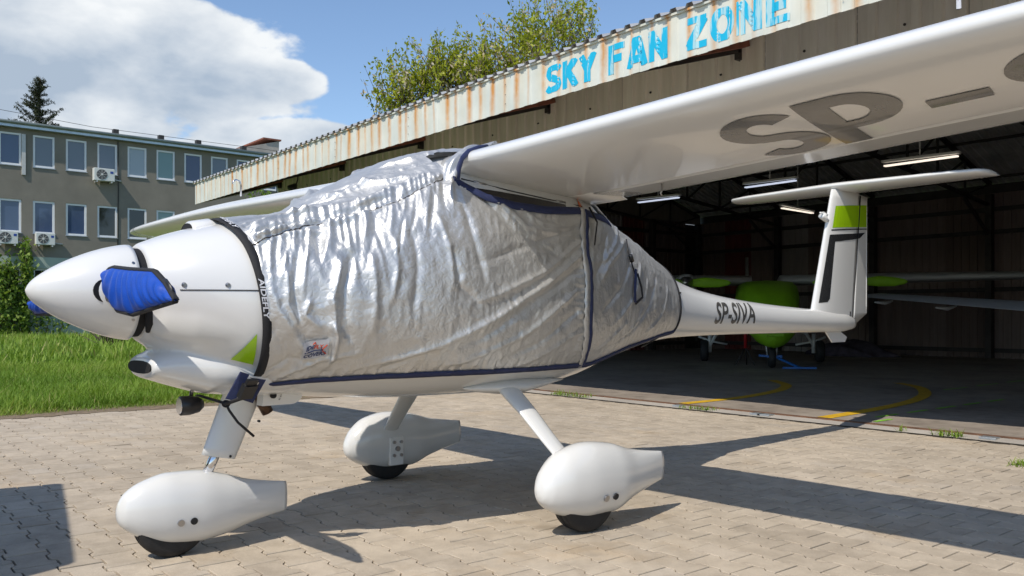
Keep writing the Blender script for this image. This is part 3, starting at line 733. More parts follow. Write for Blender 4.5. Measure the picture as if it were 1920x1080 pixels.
def window(y, z0, z1, pane, x, depth, opened=False):
    xf = x-depth+.02
    bm = bmesh.new(); t = .095
    for a in ((y+.004, y+t, z0+.004, z1-.004), (y+W-t, y+W-.004, z0+.004, z1-.004), (y+t, y+W-t, z0+.004, z0+t), (y+t, y+W-t, z1-t, z1-.004)): bbox(bm, xf-.05, xf+.07, *a)
    wo = bp(bm_obj('window', bm, 'pvc_white'))
    def sub(o): o.parent = wo; o.matrix_parent_inverse = Matrix.Translation((-BX, -5, 0)).inverted()@Matrix.Translation((-BX, -5, 0)); return o
    if not opened:
        o = mesh('pane', [(xf+.02, y+t, z0+t), (xf+.02, y+W-t, z0+t), (xf+.02, y+W-t, z1-t), (xf+.02, y+t, z1-t)], [(0, 1, 2, 3)], pane); o.parent = wo
    else:
        o = mesh('pane', [(xf-.04, y+t, z0+t), (xf-.04, y+W-t, z0+t), (xf-.04, y+W-t, z1-t), (xf-.04, y+t, z1-t)], [(0, 1, 2, 3)], 'hole_shade'); o.parent = wo  # open window: near-black sheet painted as the unlit room, no glass
    s = box('sill', x-depth+.09, x+.05, y-.02, y+W+.02, z0-.035, z0-.003, 'galv'); s.parent = wo
for i, y in enumerate(WY):
    k = i-13
    window(y, *ROWS[0], panes_up.get(k, random.choice(['pane_grey', 'pane_navy', 'pane_blue'])), BX, .13)
    window(y, *ROWS[1], {-1: 'pane_blue', 0: 'pane_blue', 1: 'pane_blue', 2: 'pane_dark', 3: 'pane_dark', 4: 'pane_teal'}.get(k, 'pane_blue'), BX, .13, k == 5)
    window(y, *ROWS[2], 'pane_dark', BX+.05, .2)
p = onx(44, 252, BX); q = onx(44, 328, BX)
bp(box('conduit', BX+.002, BX+.09, p[1]-.08, p[1]+.08, q[2], p[2], 'pipe_grey'))
p = onx(221, 300, BX); bp(tube_obj('wall_cable', [(BX+.03, p[1], 10.0), (BX+.03, p[1]+.02, 7.6), (BX+.03, p[1]-.02, 3.95)], .022, 'steel_dark', None, 6))
# outdoor air conditioner units
def ac(y0, y1, z0, z1, label):
    e = tag(empty('air_conditioner', (BX, (y0+y1)/2, z0)), label, 'air conditioner', 'air conditioners on the office facade')
    w = (y1-y0)/2; h = z1-z0
    box('case', .12, .46, -w, w, 0, h, 'ac_case', e, .02)
    disc('fan_grille', (.463, -w*.25, h*.5), (1, 0, 0), h*.40, .02, 'ac_grille', e, 24)
    bm = bmesh.new()
    for k in range(8):
        a = k*PI/4; tube(bm, [(.48, -w*.25, h*.5), (.48, -w*.25+h*.38*math.cos(a), h*.5+h*.38*math.sin(a))], .006, 4)
    tube(bm, [(.47, -w*.25, h*.5), (.49, -w*.25, h*.5)], .05, 10); bm_obj('fan_guard', bm, 'ac_case', e)
    box('badge', .461, .466, w*.55, w*.85, h*.62, h*.8, 'ac_blue', e)
    for s in (-.7, .7): box('bracket', .02, .45, s*w-.03, s*w+.03, -.08, -.005, 'pipe_grey', e)
    tube_obj('refrigerant_pipe', [(.3, w, h*.2), (.2, w+.35, h*.15), (.03, w+.42, h*.1)], .03, 'pipe_grey', e, 6)
p, q = onx(172, 316, BX), onx(211, 343, BX); ac(p[1], q[1], q[2], p[2], 'air conditioner unit in front of a first row window with closed blind')
p, q = onx(-8, 433, BX), onx(31, 459, BX); ac(p[1], q[1], q[2], p[2], 'air conditioner unit with many fan guard spokes under the window next to the tall vine')
p, q = onx(64, 437, BX), onx(100, 461, BX); ac(p[1], q[1], q[2], p[2], 'air conditioner unit above the small ground floor window on the vine side')

# ================================================================== PLANTS
def leaf_cloud(ctr, size, nrm=None, asp=1.7, jitter=.35):
    """diamond leaves: centres (n,3), size scalar/array -> V, F"""
    n = len(ctr); a = rng.normal(size=(n, 3)); a /= np.linalg.norm(a, axis=1)[:, None]
    b = rng.normal(size=(n, 3)); b -= a*(a*b).sum(1)[:, None]; b /= np.linalg.norm(b, axis=1)[:, None]
    a[:, 2] -= .35                                       # leaf blades hang a little
    s = (size*(1+jitter*rng.uniform(-1, 1, n)))[:, None]
    V = np.stack([ctr-a*s*.5, ctr+b*s*.5/asp+a*s*.05, ctr+a*s*.5, ctr-b*s*.5/asp+a*s*.05], 1).reshape(-1, 3)
    return V, np.arange(4*n).reshape(n, 4)
def limb(bm, a, b, r0, r1, bend=.12, n=5):
    a, b = np.array(a, float), np.array(b, float); d = b-a; o = rng.normal(size=3)*np.linalg.norm(d)*bend
    tube(bm, [tuple(a+d*t+o*math.sin(PI*t)) for t in np.linspace(0, 1, n)], [r0+(r1-r0)*t for t in np.linspace(0, 1, n)], 6)
def cherry():
    T = 25.
    def at(px, py, t=T): r = ray(px, py); return C+r*t
    base = at(950, 594); base[2] = -.05
    e = tag(empty('cherry_tree', base), 'tall cherry tree with fresh leaves and fading blossom behind the hangar roof', 'tree')
    lobes = [(1010, 120, 85, 95, 1.9, 95), (1075, 70, 40, 70, 1.2, 34), (930, 150, 80, 55, 1.6, 60), (850, 150, 75, 52, 1.4, 75), (770, 180, 55, 34, 1.1, 46), (728, 205, 30, 20, .8, 20), (1000, 260, 170, 70, 2.2, 60), (850, 250, 110, 50, 1.6, 30)]
    bm = bmesh.new(); tops = []
    limb(bm, base, at(960, 330), .24, .15, .03); fork = at(960, 330)
    for (px, py, rx, ry, dp, n) in lobes:
        c = at(px, py+ry*.5); limb(bm, fork, c, .10, .045, .08)
        for k in range(n):
            q = rng.normal(size=3); q /= np.linalg.norm(q); q *= rng.random()**.4
            s = at(px+q[0]*rx, py+q[1]*ry*.8+8, T+q[2]*dp)
            if k % 2 == 0: limb(bm, c, s, .022, .010, .1, 4)
            L = rng.uniform(.6, 1.6); up = np.array([rng.normal()*.35, rng.normal()*.35, 1.0]); up /= np.linalg.norm(up)
            tops.append((s, s+up*L)); tube(bm, [tuple(s), tuple(s+up*L*.5+rng.normal(size=3)*.03), tuple(s+up*L)], [.014, .010, .004], 4)
    for v in bm.verts: v.co -= Vector(base)
    bm_obj('trunk', bm, 'bark', e, True)
    ctr = []; tint = []
    for s, t in tops:
        n = rng.integers(30, 50); u = rng.random(n)
        p = s+(t-s)*u[:, None]+rng.normal(size=(n, 3))*(.065+.03*rng.random())*np.array([1, 1, .8]); ctr.append(p)
        bl = rng.random() < .30                            # some shoots still carry browned blossom
        tn = rng.random(n)*.78
        if bl: tn = np.where(rng.random(n) < .55, rng.uniform(.83, 1, n), tn)
        tint.append(tn)
    ctr = np.concatenate(ctr)-base; tint = np.concatenate(tint)
    V, F = leaf_cloud(ctr, .12, asp=1.9); big_mesh('crown', V, F, 'cherry_leaf', e, np.repeat(tint, 4))
cherry()
def spruce():
    r = ray(75, 142); t = 58.; top = C+r*t; base = np.array([top[0], top[1], -.05]); H = top[2]
    e = tag(empty('spruce_tree', base), 'dark spruce top showing above the flat office roof', 'tree')
    bm = bmesh.new(); tube(bm, [(0, 0, 0), (0, 0, H*.6), (0, 0, H)], [.22, .10, .015], 7)
    ctr = []
    for k in range(150):
        z = H-.15-(k/150)**1.1*7.5; R = min(.25+(H-z)*.36, 1.75)*rng.uniform(.55, 1.15); a = rng.uniform(0, 2*PI)
        tip = np.array([math.cos(a)*R, math.sin(a)*R, z+R*rng.uniform(.1, .75)]); st = np.array([0, 0, z-.1])
        tube(bm, [tuple(st), tuple((st+tip)/2-np.array([0, 0, .08])), tuple(tip)], [.022, .014, .006], 4)
        n = int(70*R+10); u = rng.random(n)**.7; ctr.append(st+(tip-st)*u[:, None]+rng.normal(size=(n, 3))*.07*np.array([1, 1, .7]))
    bm_obj('trunk', bm, 'bark', e, True)
    ctr = np.concatenate(ctr); V, F = leaf_cloud(ctr, .20, asp=4.2); big_mesh('crown', V, F, 'spruce_needle', e, np.repeat(rng.random(len(ctr)), 4))
spruce()
def vine(paths, label, nleaf, size, spread, x=BX+.35):
    P0 = onx(*paths[0][0], x); base = np.array([x, P0[1], 0.])
    e = tag(empty('climbing_vine', base), label, 'vine', 'vines on the office wall')
    bm = bmesh.new(); ctr = []
    for path in paths:
        pts = [onx(px, py, x+rng.uniform(-.1, .25))-base for px, py in path]; pts[0][2] = max(pts[0][2], -.05)
        tube(bm, [tuple(p) for p in pts], .02, 5)
        for a, b in zip(pts, pts[1:]):
            n = int(nleaf*np.linalg.norm(b-a)); u = rng.random(n)[:, None]; cl = np.sin(rng.random(n)*9)[:, None]*.1
            ctr.append(a+(b-a)*u+rng.normal(size=(n, 3))*np.array([.16, spread, .20])+cl)
    bm_obj('stem', bm, 'bark', e, True)
    ctr = np.concatenate(ctr); ctr = ctr[ctr[:, 2] > 0]
    V, F = leaf_cloud(ctr, size, asp=1.4); big_mesh('foliage', V, F, 'vine_leaf', e, np.repeat(rng.random(len(ctr)), 4))
vine([[(45, 628), (42, 560), (50, 500), (44, 450)], [(48, 600), (52, 540), (46, 470)]], 'tall leafy vine climbing the wall between two air conditioner units', 150, .17, .13)
vine([[(15, 630), (12, 560), (20, 510), (6, 485)], [(30, 630), (26, 590), (8, 520)], [(0, 630), (2, 540), (-6, 490)], [(-20, 630), (-22, 500)]], 'broad leafy vine covering the ground floor window near the light green wall edge', 130, .18, .26)
vine([[(72, 630), (66, 580), (78, 545), (85, 515)], [(85, 630), (92, 600), (70, 590)]], 'low loose vine reaching up to a small ground floor window', 80, .16, .2)
vine([[(110, 632), (118, 605), (128, 590)]], 'short sparse shoot at the foot of the pale green wall', 70, .15, .2)
def bush():
    b = onz(205, 652); base = np.array([b[0], b[1], -.03])
    e = tag(empty('bush', base), 'half bare bush in the lawn with dark twigs and a few green leaves', 'bush')
    bm = bmesh.new(); ctr = []
    for k in range(34):
        a = rng.uniform(0, 2*PI); R = rng.uniform(.3, 1.5); h = rng.uniform(.5, 1.45)
        tip = np.array([math.cos(a)*R-.1, math.sin(a)*R, h]); tube(bm, [(0, 0, 0), tuple(tip*.5+rng.normal(size=3)*.06), tuple(tip)], [.02, .012, .005], 5)
        n = 26 if math.sin(a) > -.3 else 5; u = rng.uniform(.35, 1, n)[:, None]; ctr.append(tip*u+rng.normal(size=(n, 3))*.08)
    bm_obj('twigs', bm, 'bark', e, True); ctr = np.concatenate(ctr)
    V, F = leaf_cloud(ctr, .085, asp=1.5); big_mesh('leaves', V, F, 'vine_leaf', e, np.repeat(rng.random(len(ctr))*.8, 4))
bush()
def sapling():
    T = 27.; r = ray(492, 372); top = C+r*T; base = np.array([top[0], top[1], -.05])
    e = tag(empty('young_tree', base), 'small young tree peeping out under the eave end beside the hangar', 'tree')
    bm = bmesh.new(); limb(bm, (0, 0, 0), (0, 0, top[2]-.2), .06, .02, .03); ctr = []
    for k in range(30):
        z = top[2]-rng.random()*2.2; a = rng.uniform(0, 2*PI); R = rng.uniform(.1, .55); p = np.array([math.cos(a)*R, math.sin(a)*R, z+.25])
        tube(bm, [(0, 0, z-.2), tuple(p)], [.012, .004], 4); ctr.append(p+rng.normal(size=(26, 3))*.12)
    bm_obj('trunk', bm, 'bark', e, True); ctr = np.concatenate(ctr); V, F = leaf_cloud(ctr, .12); big_mesh('crown', V, F, 'vine_leaf', e, np.repeat(rng.random(len(ctr)), 4))
sapling()
# lawn
def blades(xy, h, w, lean, z0=-.03):
    n = len(xy); a = rng.uniform(0, 2*PI, n); d = np.c_[np.cos(a), np.sin(a)]; s = np.c_[-d[:, 1], d[:, 0]]
    hh = h*(1+.45*rng.normal(size=n)).clip(.35, 2.2); ln = lean*hh*rng.uniform(.2, 1.3, n); ww = w*rng.uniform(.7, 1.4, n)
    Z = np.full(n, z0)
    def P(off, z, side): return np.c_[xy+d*off[:, None]+s*(ww*side)[:, None], Z+z]
    o = np.zeros(n); V = np.stack([P(o, o, -.5), P(o, o, .5), P(ln*.35, hh*.55, -.4), P(ln*.35, hh*.55, .4), P(ln, hh, 0)], 1).reshape(-1, 3)
    b = np.arange(n)[:, None]*5; F = np.concatenate([b+[0, 1, 3], b+[0, 3, 2], b+[2, 3, 4]]); return V, F
def vnoise(xy, sc):
    g = rng.random((64, 64)); q = xy*sc; i = np.floor(q).astype(int); f = q-i; f = f*f*(3-2*f)
    G = lambda a, b: g[a % 64, b % 64]
    return (G(i[:, 0], i[:, 1])*(1-f[:, 0])+G(i[:, 0]+1, i[:, 1])*f[:, 0])*(1-f[:, 1])+(G(i[:, 0], i[:, 1]+1)*(1-f[:, 0])+G(i[:, 0]+1, i[:, 1]+1)*f[:, 0])*f[:, 1]
def lawn():
    def zone(n, x0, x1, y0, y1, h, w, lean, nm):
        x = x1-(x1-x0)*rng.random(n)**1.25; y = rng.uniform(y0, y1, n); xy = np.c_[x, y]
        edge = PX0-.03-.13*(vnoise(xy, 1.9)+.6*vnoise(xy, 6.)); keep = xy[:, 0] < edge
        keep &= ~((xy[:, 0] > HX0-.1) & (xy[:, 1] > HY0-.1)); xy = xy[keep]
        big = vnoise(xy, .6); mid = vnoise(xy, 2.6)
        hh = h*(.45+.75*mid+.35*big); near = np.clip((PX0-xy[:, 0])/.7, .25, 1); hh *= near
        V, F = blades(xy, hh, w, lean)
        t = (.15+.35*big+.35*mid+.22*rng.random(len(xy))); t = np.where(rng.random(len(xy)) < .05+.30*(near < .6), rng.uniform(.9, 1, len(xy)), t.clip(0, .92))
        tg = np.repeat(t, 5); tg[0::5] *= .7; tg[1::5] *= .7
        o = big_mesh(nm, V, F, 'grass', None, tg); tag(o, {'grass': 'lush green lawn of uneven blades beside the paving', 'distant_grass': 'taller far lawn in front of the pale green wall base'}[nm], 'grass', kind='stuff')
    zone(190000, -15, PX0, -3.5, 6.5, .115, .0075, 1.0, 'grass')
    zone(80000, -42.5, -15, -6, 20, .20, .030, .6, 'distant_grass')
lawn()
def weed(px0, px1, py, y, label):
    p0, p1 = onz(px0, py), onz(px1, py); n = int(260*abs(p1[0]-p0[0]))+40
    xy = np.c_[rng.uniform(p0[0], p1[0], n), y+rng.normal(size=n)*.045]; m = vnoise(xy, 4) > .42; xy = xy[m]
    V, F = blades(xy, .022+.03*vnoise(xy, 3), .007, 1.3, .0); o = big_mesh('weeds', V, F, 'grass', None, np.repeat(rng.uniform(.3, .95, len(xy)), 5))
    tag(o, label, 'weeds', kind='stuff')
weed(1000, 1150, 742, 4.62, 'strip of weeds along the hangar threshold behind the main wheel leg')
weed(1290, 1420, 763, 4.63, 'thin weeds in the threshold joint below the first yellow line')
weed(1680, 1860, 808, 4.60, 'sparse weeds in the threshold joint beyond the second yellow line')
weed(1890, 1940, 873, float(onz(1915, 873)[1]), 'small weed tuft growing between sunlit pavers')
# ================================================================== THE LIGHT AIRCRAFT (local frame: nose -y, left wing +x)
ac_root = tag(empty('light_aircraft', (0, 0, 0), PSI), 'white high wing light aircraft with green tail band parked on the paving', 'aircraft')
#        y     ztop   zbot   half   zmid  ntop nbot
FUS = [(-1.74, 1.298, .905, .200, 1.10, 2.0, 2.0), (-1.65, 1.337, .842, .275, 1.09, 2.05, 2.0), (-1.50, 1.384, .755, .365, 1.07, 2.15, 2.1), (-1.40, 1.408, .705, .415, 1.05, 2.2, 2.1),
       (-1.20, 1.438, .655, .480, 1.03, 2.3, 2.15), (-1.08, 1.475, .640, .515, 1.03, 2.3, 2.2), (-.92, 1.565, .625, .548, 1.04, 2.35, 2.25), (-.62, 1.710, .606, .585, 1.06, 2.4, 2.3), (-.43, 1.790, .600, .595, 1.07, 2.5, 2.3),
       (-.10, 1.845, .596, .592, 1.07, 2.6, 2.3), (.25, 1.835, .604, .565, 1.07, 2.6, 2.3), (.55, 1.745, .640, .510, 1.07, 2.5, 2.25), (.81, 1.605, .706, .435, 1.07, 2.3, 2.2), (1.13, 1.490, .778, .335, 1.07, 2.2, 2.1),
       (1.40, 1.370, .828, .255, 1.05, 2.1, 2.0), (1.68, 1.255, .857, .200, 1.04, 2.0, 2.0), (1.98, 1.186, .866, .163, 1.02, 2.0, 2.0), (2.6, 1.115, .872, .125, .99, 2.0, 2.0), (3.4, 1.068, .872, .097, .965, 2.0, 2.0), (4.0, 1.045, .873, .075, .955, 2.0, 2.0), (4.20, 1.00, .895, .045, .945, 2.0, 2.0)]
def fsec(y, ph):
    """points on the bare skin; ph angle from the +x side over the top, arrays allowed"""
    zt, zb, w, zm, nt, nb = interp(FUS, y); c, s = np.cos(ph), np.sin(ph)
    n = np.where(s >= 0, nt, nb)
    x = w*np.sign(c)*np.abs(c)**(2/n); z = zm+np.where(s >= 0, zt-zm, zm-zb)*np.sign(s)*np.abs(s)**(2/n)
    return np.stack([x, np.broadcast_to(y, np.shape(x)), z], -1)
def fus_x(y, z):
    zt, zb, w, zm, nt, nb = [float(q[0]) for q in interp(FUS, y)]
    r, n = ((z-zm)/(zt-zm), nt) if z > zm else ((zm-z)/(zm-zb), nb)
    return w*max(0, 1-min(abs(r), 1)**n)**(1/n)
PH = np.linspace(-PI, PI, 97)[:-1]
def body(name, y0, y1, n, m):
    rings = [fsec(y, PH) for y in np.linspace(y0, y1, n)]; V, F = loft(rings); return mesh(name, V, F, m, ac_root, True)
body('fuselage', -1.17, 4.20, 120, 'gelcoat')
# ---- cowling: main shell, chin scoop and cheeks blended into one skin
def cowling():
    bm = bmesh.new()
    def add(V, F):
        vs = [bm.verts.new(tuple(q)) for q in V]
        for f in F: bm.faces.new([vs[i] for i in f])
    add(*loft([fsec(y, PH) for y in np.linspace(-1.745, -1.10, 24)]))
    th = np.linspace(0, 2*PI, 49)[:-1]
    def ell(y, x, z, a, b, n=2.4): c, s = np.cos(th), np.sin(th); return np.stack([x+a*np.sign(c)*np.abs(c)**(2/n), np.full(48, y), z+b*np.sign(s)*np.abs(s)**(2/n)], -1)
    T = [(-1.728, .0, .795, .150, .032), (-1.722, 0, .795, .166, .045), (-1.69, 0, .798, .178, .058), (-1.62, 0, .800, .205, .085), (-1.5, 0, .785, .26, .108), (-1.35, 0, .775, .31, .116), (-1.2, 0, .77, .32, .118), (-1.12, 0, .78, .30, .10)]
    add(*loft([ell(*t) for t in T]))
    for s in (-1, 1):       # cheek around the cooling slot
        T = [(-1.738, s*.135, 1.015, .045, .075), (-1.70, s*.15, 1.012, .075, .10), (-1.6, s*.19, 1.01, .11, .13), (-1.45, s*.25, 1.0, .13, .15), (-1.3, s*.32, 1.0, .10, .12)]
        add(*loft([ell(*t, 2.) for t in T]))
    o = bm_obj('cowling', bm, 'gelcoat', ac_root, True)
    r = o.modifiers.new('blend', 'REMESH'); r.mode = 'VOXEL'; r.voxel_size = .0095; r.use_smooth_shade = True
    s = o.modifiers.new('soften', 'SMOOTH'); s.factor = .5; s.iterations = 14
    return o
cowl = cowling()
# spinner
th = np.linspace(0, 2*PI, 65)[:-1]
def spinner():
    prof = [(0, .004), (.006, .018), (.02, .038), (.05, .064), (.10, .098), (.16, .130), (.23, .160), (.30, .182), (.35, .192), (.362, .193)]
    ys = np.linspace(0, 1, 40)**1.6*.362; rr = pchip([p[0] for p in prof], [p[1] for p in prof], ys)
    rings = [np.stack([r*np.cos(th), np.full(64, -2.142+y), 1.099+r*np.sin(th)], -1) for y, r in zip(ys, rr)]
    V, F = loft(rings); return mesh('spinner', V, F, 'gelcoat', ac_root, True)
sp = spinner()
disc('spinner_gap', (0, -1.760, 1.099), (0, 1, 0), .180, .05, 'hole_shade', ac_root, 48)
for a in (.62, 2.1, -.62, -1.9):
    disc('spinner_screw', (.190*math.cos(a), -1.80, 1.099+.190*math.sin(a)), (math.cos(a), 0, math.sin(a)), .006, .006, 'steel', sp, 10)
# chin inlet and cooling slots (solid plugs, near-black colour stands for shade inside)
def plug(name, y0, y1, x, z, a, b, parent, n=2.4):
    c, s = np.cos(th), np.sin(th); ring = lambda y, k: np.stack([x+a*k*np.sign(c)*np.abs(c)**(2/n), np.full(64, y), z+b*k*np.sign(s)*np.abs(s)**(2/n)], -1)
    V, F = loft([ring(y0, .96), ring(y0-.001, 1), ring(y1, 1)]); return mesh(name, V, F, 'hole_shade', parent, False)
plug('chin_inlet', -1.7305, -1.68, 0, .795, .140, .026, cowl)
for s in (-1, 1):
    bm = bmesh.new(); tube(bm, [(s*.166, -1.741, 1.062), (s*.172, -1.742, 1.02), (s*.163, -1.742, .975), (s*.140, -1.741, .94)], [.010, .017, .017, .008], 10); bm_obj('cooling_slot', bm, 'hole_shade', cowl, True)
# seam between the cowl halves, and its fasteners
for s in (-1, 1):
    pts = []
    for y in np.linspace(-1.66, -1.20, 18):
        pts.append((s*(fus_x(y, 1.105)+.0015), y, 1.105))
    tube_obj('cowl_seam', pts, .0022, 'black_plastic', cowl, 5)
    for px in (346, 428):
        y = lx(px, 529, .3)[1]
        for _ in range(12): y = lx(px, 529, fus_x(y, 1.125))[1]
        disc('cowl_fastener', (s*(fus_x(y, 1.125)+.002), y, 1.125), (s, 0, 0), .011, .010, 'steel', cowl, 12, .007)
# top scoop
def scoop():
    rings = []
    for t, a, b in ((0, .070, .036), (.008, .078, .042), (.08, .080, .038), (.17, .06, .016), (.22, .02, .004)):
        y = -1.535+t; zt = float(interp(FUS, y)[0][0]); c, s = np.cos(th), np.sin(th)
        rings.append(np.stack([a*c, np.full(64, y), zt-.012+b*s], -1))
    V, F = loft(rings); o = mesh('air_scoop', V, F, 'gelcoat', ac_root, True)
    zt = float(interp(FUS, -1.535)[0][0]); plug('scoop_mouth', -1.5375, -1.50, 0, zt-.006, .060, .028, o, 2.0)
scoop()
# green wedge on the cowl side
def skin_patch(name, pix, m, parent, off=.004, xg=.42, lim=.03):
    """polygon given in photo pixels laid on the fuselage side skin"""
    P = []
    for px, py in pix:
        x = xg
        for _ in range(25): q = lx(px, py, x); x = .5*x+.5*(fus_x(q[1], q[2])+off)
        P.append((q[1], q[2]))
    V = [(a, b, 0) for a, b in P]; V, F = split_long(np.array(V), [tuple(range(len(V)))], lim)
    V = np.array([(fus_x(a, b)+off, a, b) for a, b, _ in V]); return mesh(name, V, F, m, parent, True)
skin_patch('green_wedge', [(432, 674), (482, 626), (474, 684)], 'decal_green', ac_root, .010)

# ---- wings
def foil(n=26, t=.155, mcam=.028, x0=0., x1=1.):
    b = np.linspace(0, 1, n); xs = x0+(x1-x0)*(.5-.5*np.cos(PI*b)) if x0 == 0 else np.linspace(x0, x1, n)
    yt = 5*t*(.2969*np.sqrt(xs)-.126*xs-.3516*xs**2+.2843*xs**3-.1036*xs**4)
    p = .4; yc = np.where(xs < p, mcam/p**2*(2*p*xs-xs**2), mcam/(1-p)**2*(1-2*p+2*p*xs-xs**2))
    up = np.c_[xs, yc+yt][::-1]; lo = np.c_[xs, yc-yt]
    return np.concatenate([up, lo[1:] if x0 == 0 else lo])
WING = [(.30, -.425, 1.738, 1.005, .118), (.60, -.425, 1.740, 1.005, .116), (1.5, -.405, 1.767, .985, .114), (2.8, -.375, 1.807, .935, .110), (4.0, -.32, 1.825, .82, .10), (4.9, -.25, 1.838, .70, .095), (5.15, -.215, 1.840, .63, .095), (5.28, -.17, 1.841, .52, .095), (5.345, -.10, 1.842, .36, .095), (5.365, -.03, 1.842, .2, .095)]
def wing_ring(tab, side, prof):
    x, yl, zl, c, a = tab
    yy = prof[:, 0]*c; zz = prof[:, 1]*c
    return np.stack([np.full(len(prof), side*x), yl+yy*math.cos(a)+zz*math.sin(a), zl-yy*math.sin(a)+zz*math.cos(a)], -1)
def wing_tab(x):
    return (x, *[float(q[0]) for q in interp(WING, x)])
XS = np.concatenate([np.linspace(.30, 4.9, 36), np.linspace(4.98, 5.365, 10)])
wings = {}
for side in (1, -1):
    main = foil(34, x1=.722); tip = foil(34)
    rings = [wing_ring(wing_tab(x), side, main) for x in XS if x <= 5.0]
    V, F = loft(rings); wo = mesh('wing', V, F, 'gelcoat', ac_root, True); wings[side] = wo
    for p_ in wo.data.polygons:
        if len(p_.vertices) > 6: p_.use_smooth = False
    rings = [wing_ring(wing_tab(x), side, tip) for x in XS if x >= 4.9]; rings[0] = wing_ring(wing_tab(4.995), side, tip)
    V, F = loft(rings[:]); mesh('wing_tip', V, F, 'gelcoat', wo, True)
    fp = foil(14, x0=.735, x1=1.0); fp[:, 1] += (fp[:, 0]-.735)*.07-.004
    V, F = loft([wing_ring(wing_tab(x), side, fp) for x in np.linspace(.62, 4.98, 30)]); mesh('flaperon', V, F, 'gelcoat', wo, True)
    # root fillet under the trailing edge
    V, F = loft([wing_ring(wing_tab(x), side, foil(12, x0=.717, x1=1.0)) for x in (.25, .45, .615)]); mesh('wing_root', V, F, 'gelcoat', wo, True)
    # overflow vent hook standing on the leading edge
    tb = wing_tab(2.62 if side > 0 else 2.35); b = Vector((side*tb[0], tb[1]+.10, tb[2]+.085))
    tube_obj('vent_hook', [b, b+Vector((0, 0, .085)), b+Vector((0, -.012, .108)), b+Vector((0, -.035, .116)), b+Vector((0, -.055, .105)), b+Vector((0, -.062, .085))], .007, 'chrome', wo, 8)
def wing_under(x, y):
    tb = wing_tab(x); c, a = tb[3], tb[4]; f = min(max((y-tb[1])/c, .002), .998)
    yt = 5*.155*(.2969*math.sqrt(f)-.126*f-.3516*f*f+.2843*f**3-.1036*f**4); p = .4; m_ = .028
    yc = m_/p**2*(2*p*f-f*f) if f < p else m_/(1-p)**2*(1-2*p+2*p*f-f*f)
    return tb[2]-f*c*math.sin(a)+(yc-yt)*c*math.cos(a)
# registration under the left wing, drawn with a broad rounded stroke
def stroke(pts, w, n=None):
    P = np.array(pts, float)
    s = np.r_[0, np.cumsum(np.linalg.norm(np.diff(P, axis=0), axis=1))]; k = n or max(8, int(s[-1]/.03))
    q = np.linspace(0, s[-1], k); P = np.c_[np.interp(q, s, P[:, 0]), np.interp(q, s, P[:, 1])]
    t = np.gradient(P, axis=0); t /= np.linalg.norm(t, axis=1)[:, None]; nn = np.c_[-t[:, 1], t[:, 0]]
    V = []; F = []; R_ = 6
    for i in range(k):
        for j in range(R_): V.append(P[i]+nn[i]*w*(j/(R_-1)-.5))
    for i in range(k-1):
        for j in range(R_-1): a = i*R_+j; F.append((a, a+1, a+R_+1, a+R_))
    return np.array(V), F
def arc(cx_, cy, rx, ry, a0, a1, n=18): return [(cx_+rx*math.cos(math.radians(a)), cy+ry*math.sin(math.radians(a))) for a in np.linspace(a0, a1, n)]
GW, GH = .36, .74
GL = {'S': [arc(.18, .524, .125, .154, 30, 270, 20)+arc(.18, .216, .125, .154, 86, -150, 20)],
      'P': [[(.07, 0), (.07, .74)], [(.02, .682), (.16, .682)]+arc(.17, .50, .135, .182, 90, -90, 16)+[(.12, .318)]],
      '-': [[(.03, .36), (.24, .36)]], 'I': [[(.07, 0), (.07, .74)]], 'V': [[(.03, .74), (.18, .03)], [(.33, .74), (.18, .03)]], 'A': [[(.03, 0), (.18, .71)], [(.33, 0), (.18, .71)], [(.1, .22), (.26, .22)]]}
def wing_word():
    x = 1.625
    for i, ch in enumerate('SP-SIVA'):
        VV = []; FF = []; k = 0
        for j, st in enumerate(GL[ch]):
            v, f = stroke(st, .116); VV.append(np.c_[v, np.full(len(v), j)]); FF += [tuple(a+k for a in q) for q in f]; k += len(v)
        VV = np.concatenate(VV); P = []
        for u, v, j in VV:
            y = .312-v*.757; X = x+u*.93+v*.117; P.append((X, y, wing_under(X, y)-.0036-.0007*j))
        mesh('registration_letter', P, FF, 'decal_grey', wings[1])
        x += {'-': .285, 'I': .14, 'P': .37}.get(ch, .335)
wing_word()
# small eye bolt and wires at the wing root
tbp = Vector((1.02, .36, wing_under(1.02, .36))); tube_obj('tie_down_eye', [tbp, tbp-Vector((0, 0, .035)), tbp-Vector((0, .012, .05)), tbp-Vector((0, 0, .06))], .005, 'steel', wings[1], 6)
for s in (1, -1):
    pts = [(s*(fus_x(y, z)+.006), y, z) for y, z in ((-.40, 1.655), (-.15, 1.615), (.10, 1.597), (.40, 1.59))]; tube_obj('control_wire', pts, .003, 'black_plastic', ac_root, 5)
    for a in (0, 2):
        p0, p1 = Vector(pts[a]), Vector(pts[a+1]); tube_obj('wire_spring', [p0.lerp(p1, .25), p0.lerp(p1, .50)], .007, 'steel', ac_root, 6)
def side_window(s):
    ys = np.linspace(-.36, .24, 24); V = []; n = 6
    for y in ys:
        t = (y+.36)/.6; zl = 1.47; zu = 1.612-.030*t
        for k in range(n): z = zl+(zu-zl)*k/(n-1); V.append((s*(fus_x(y, z)+.003), y, z))
    F = [(i*n+k, i*n+k+1, (i+1)*n+k+1, (i+1)*n+k) for i in range(len(ys)-1) for k in range(n-1)]
    mesh('side_window', V, F, 'smoked_glass', ac_root, True)
side_window(1); side_window(-1)
tri = [(.02, 0, 0), (-.02, 0, 0), (0, 0, .05)]
mesh('warning_sticker', [(fus_x(.385+v[0], 1.585+v[2])+.006, .385+v[0], 1.585+v[2]) for v in tri], [(0, 1, 2)], 'orange_decal', ac_root)

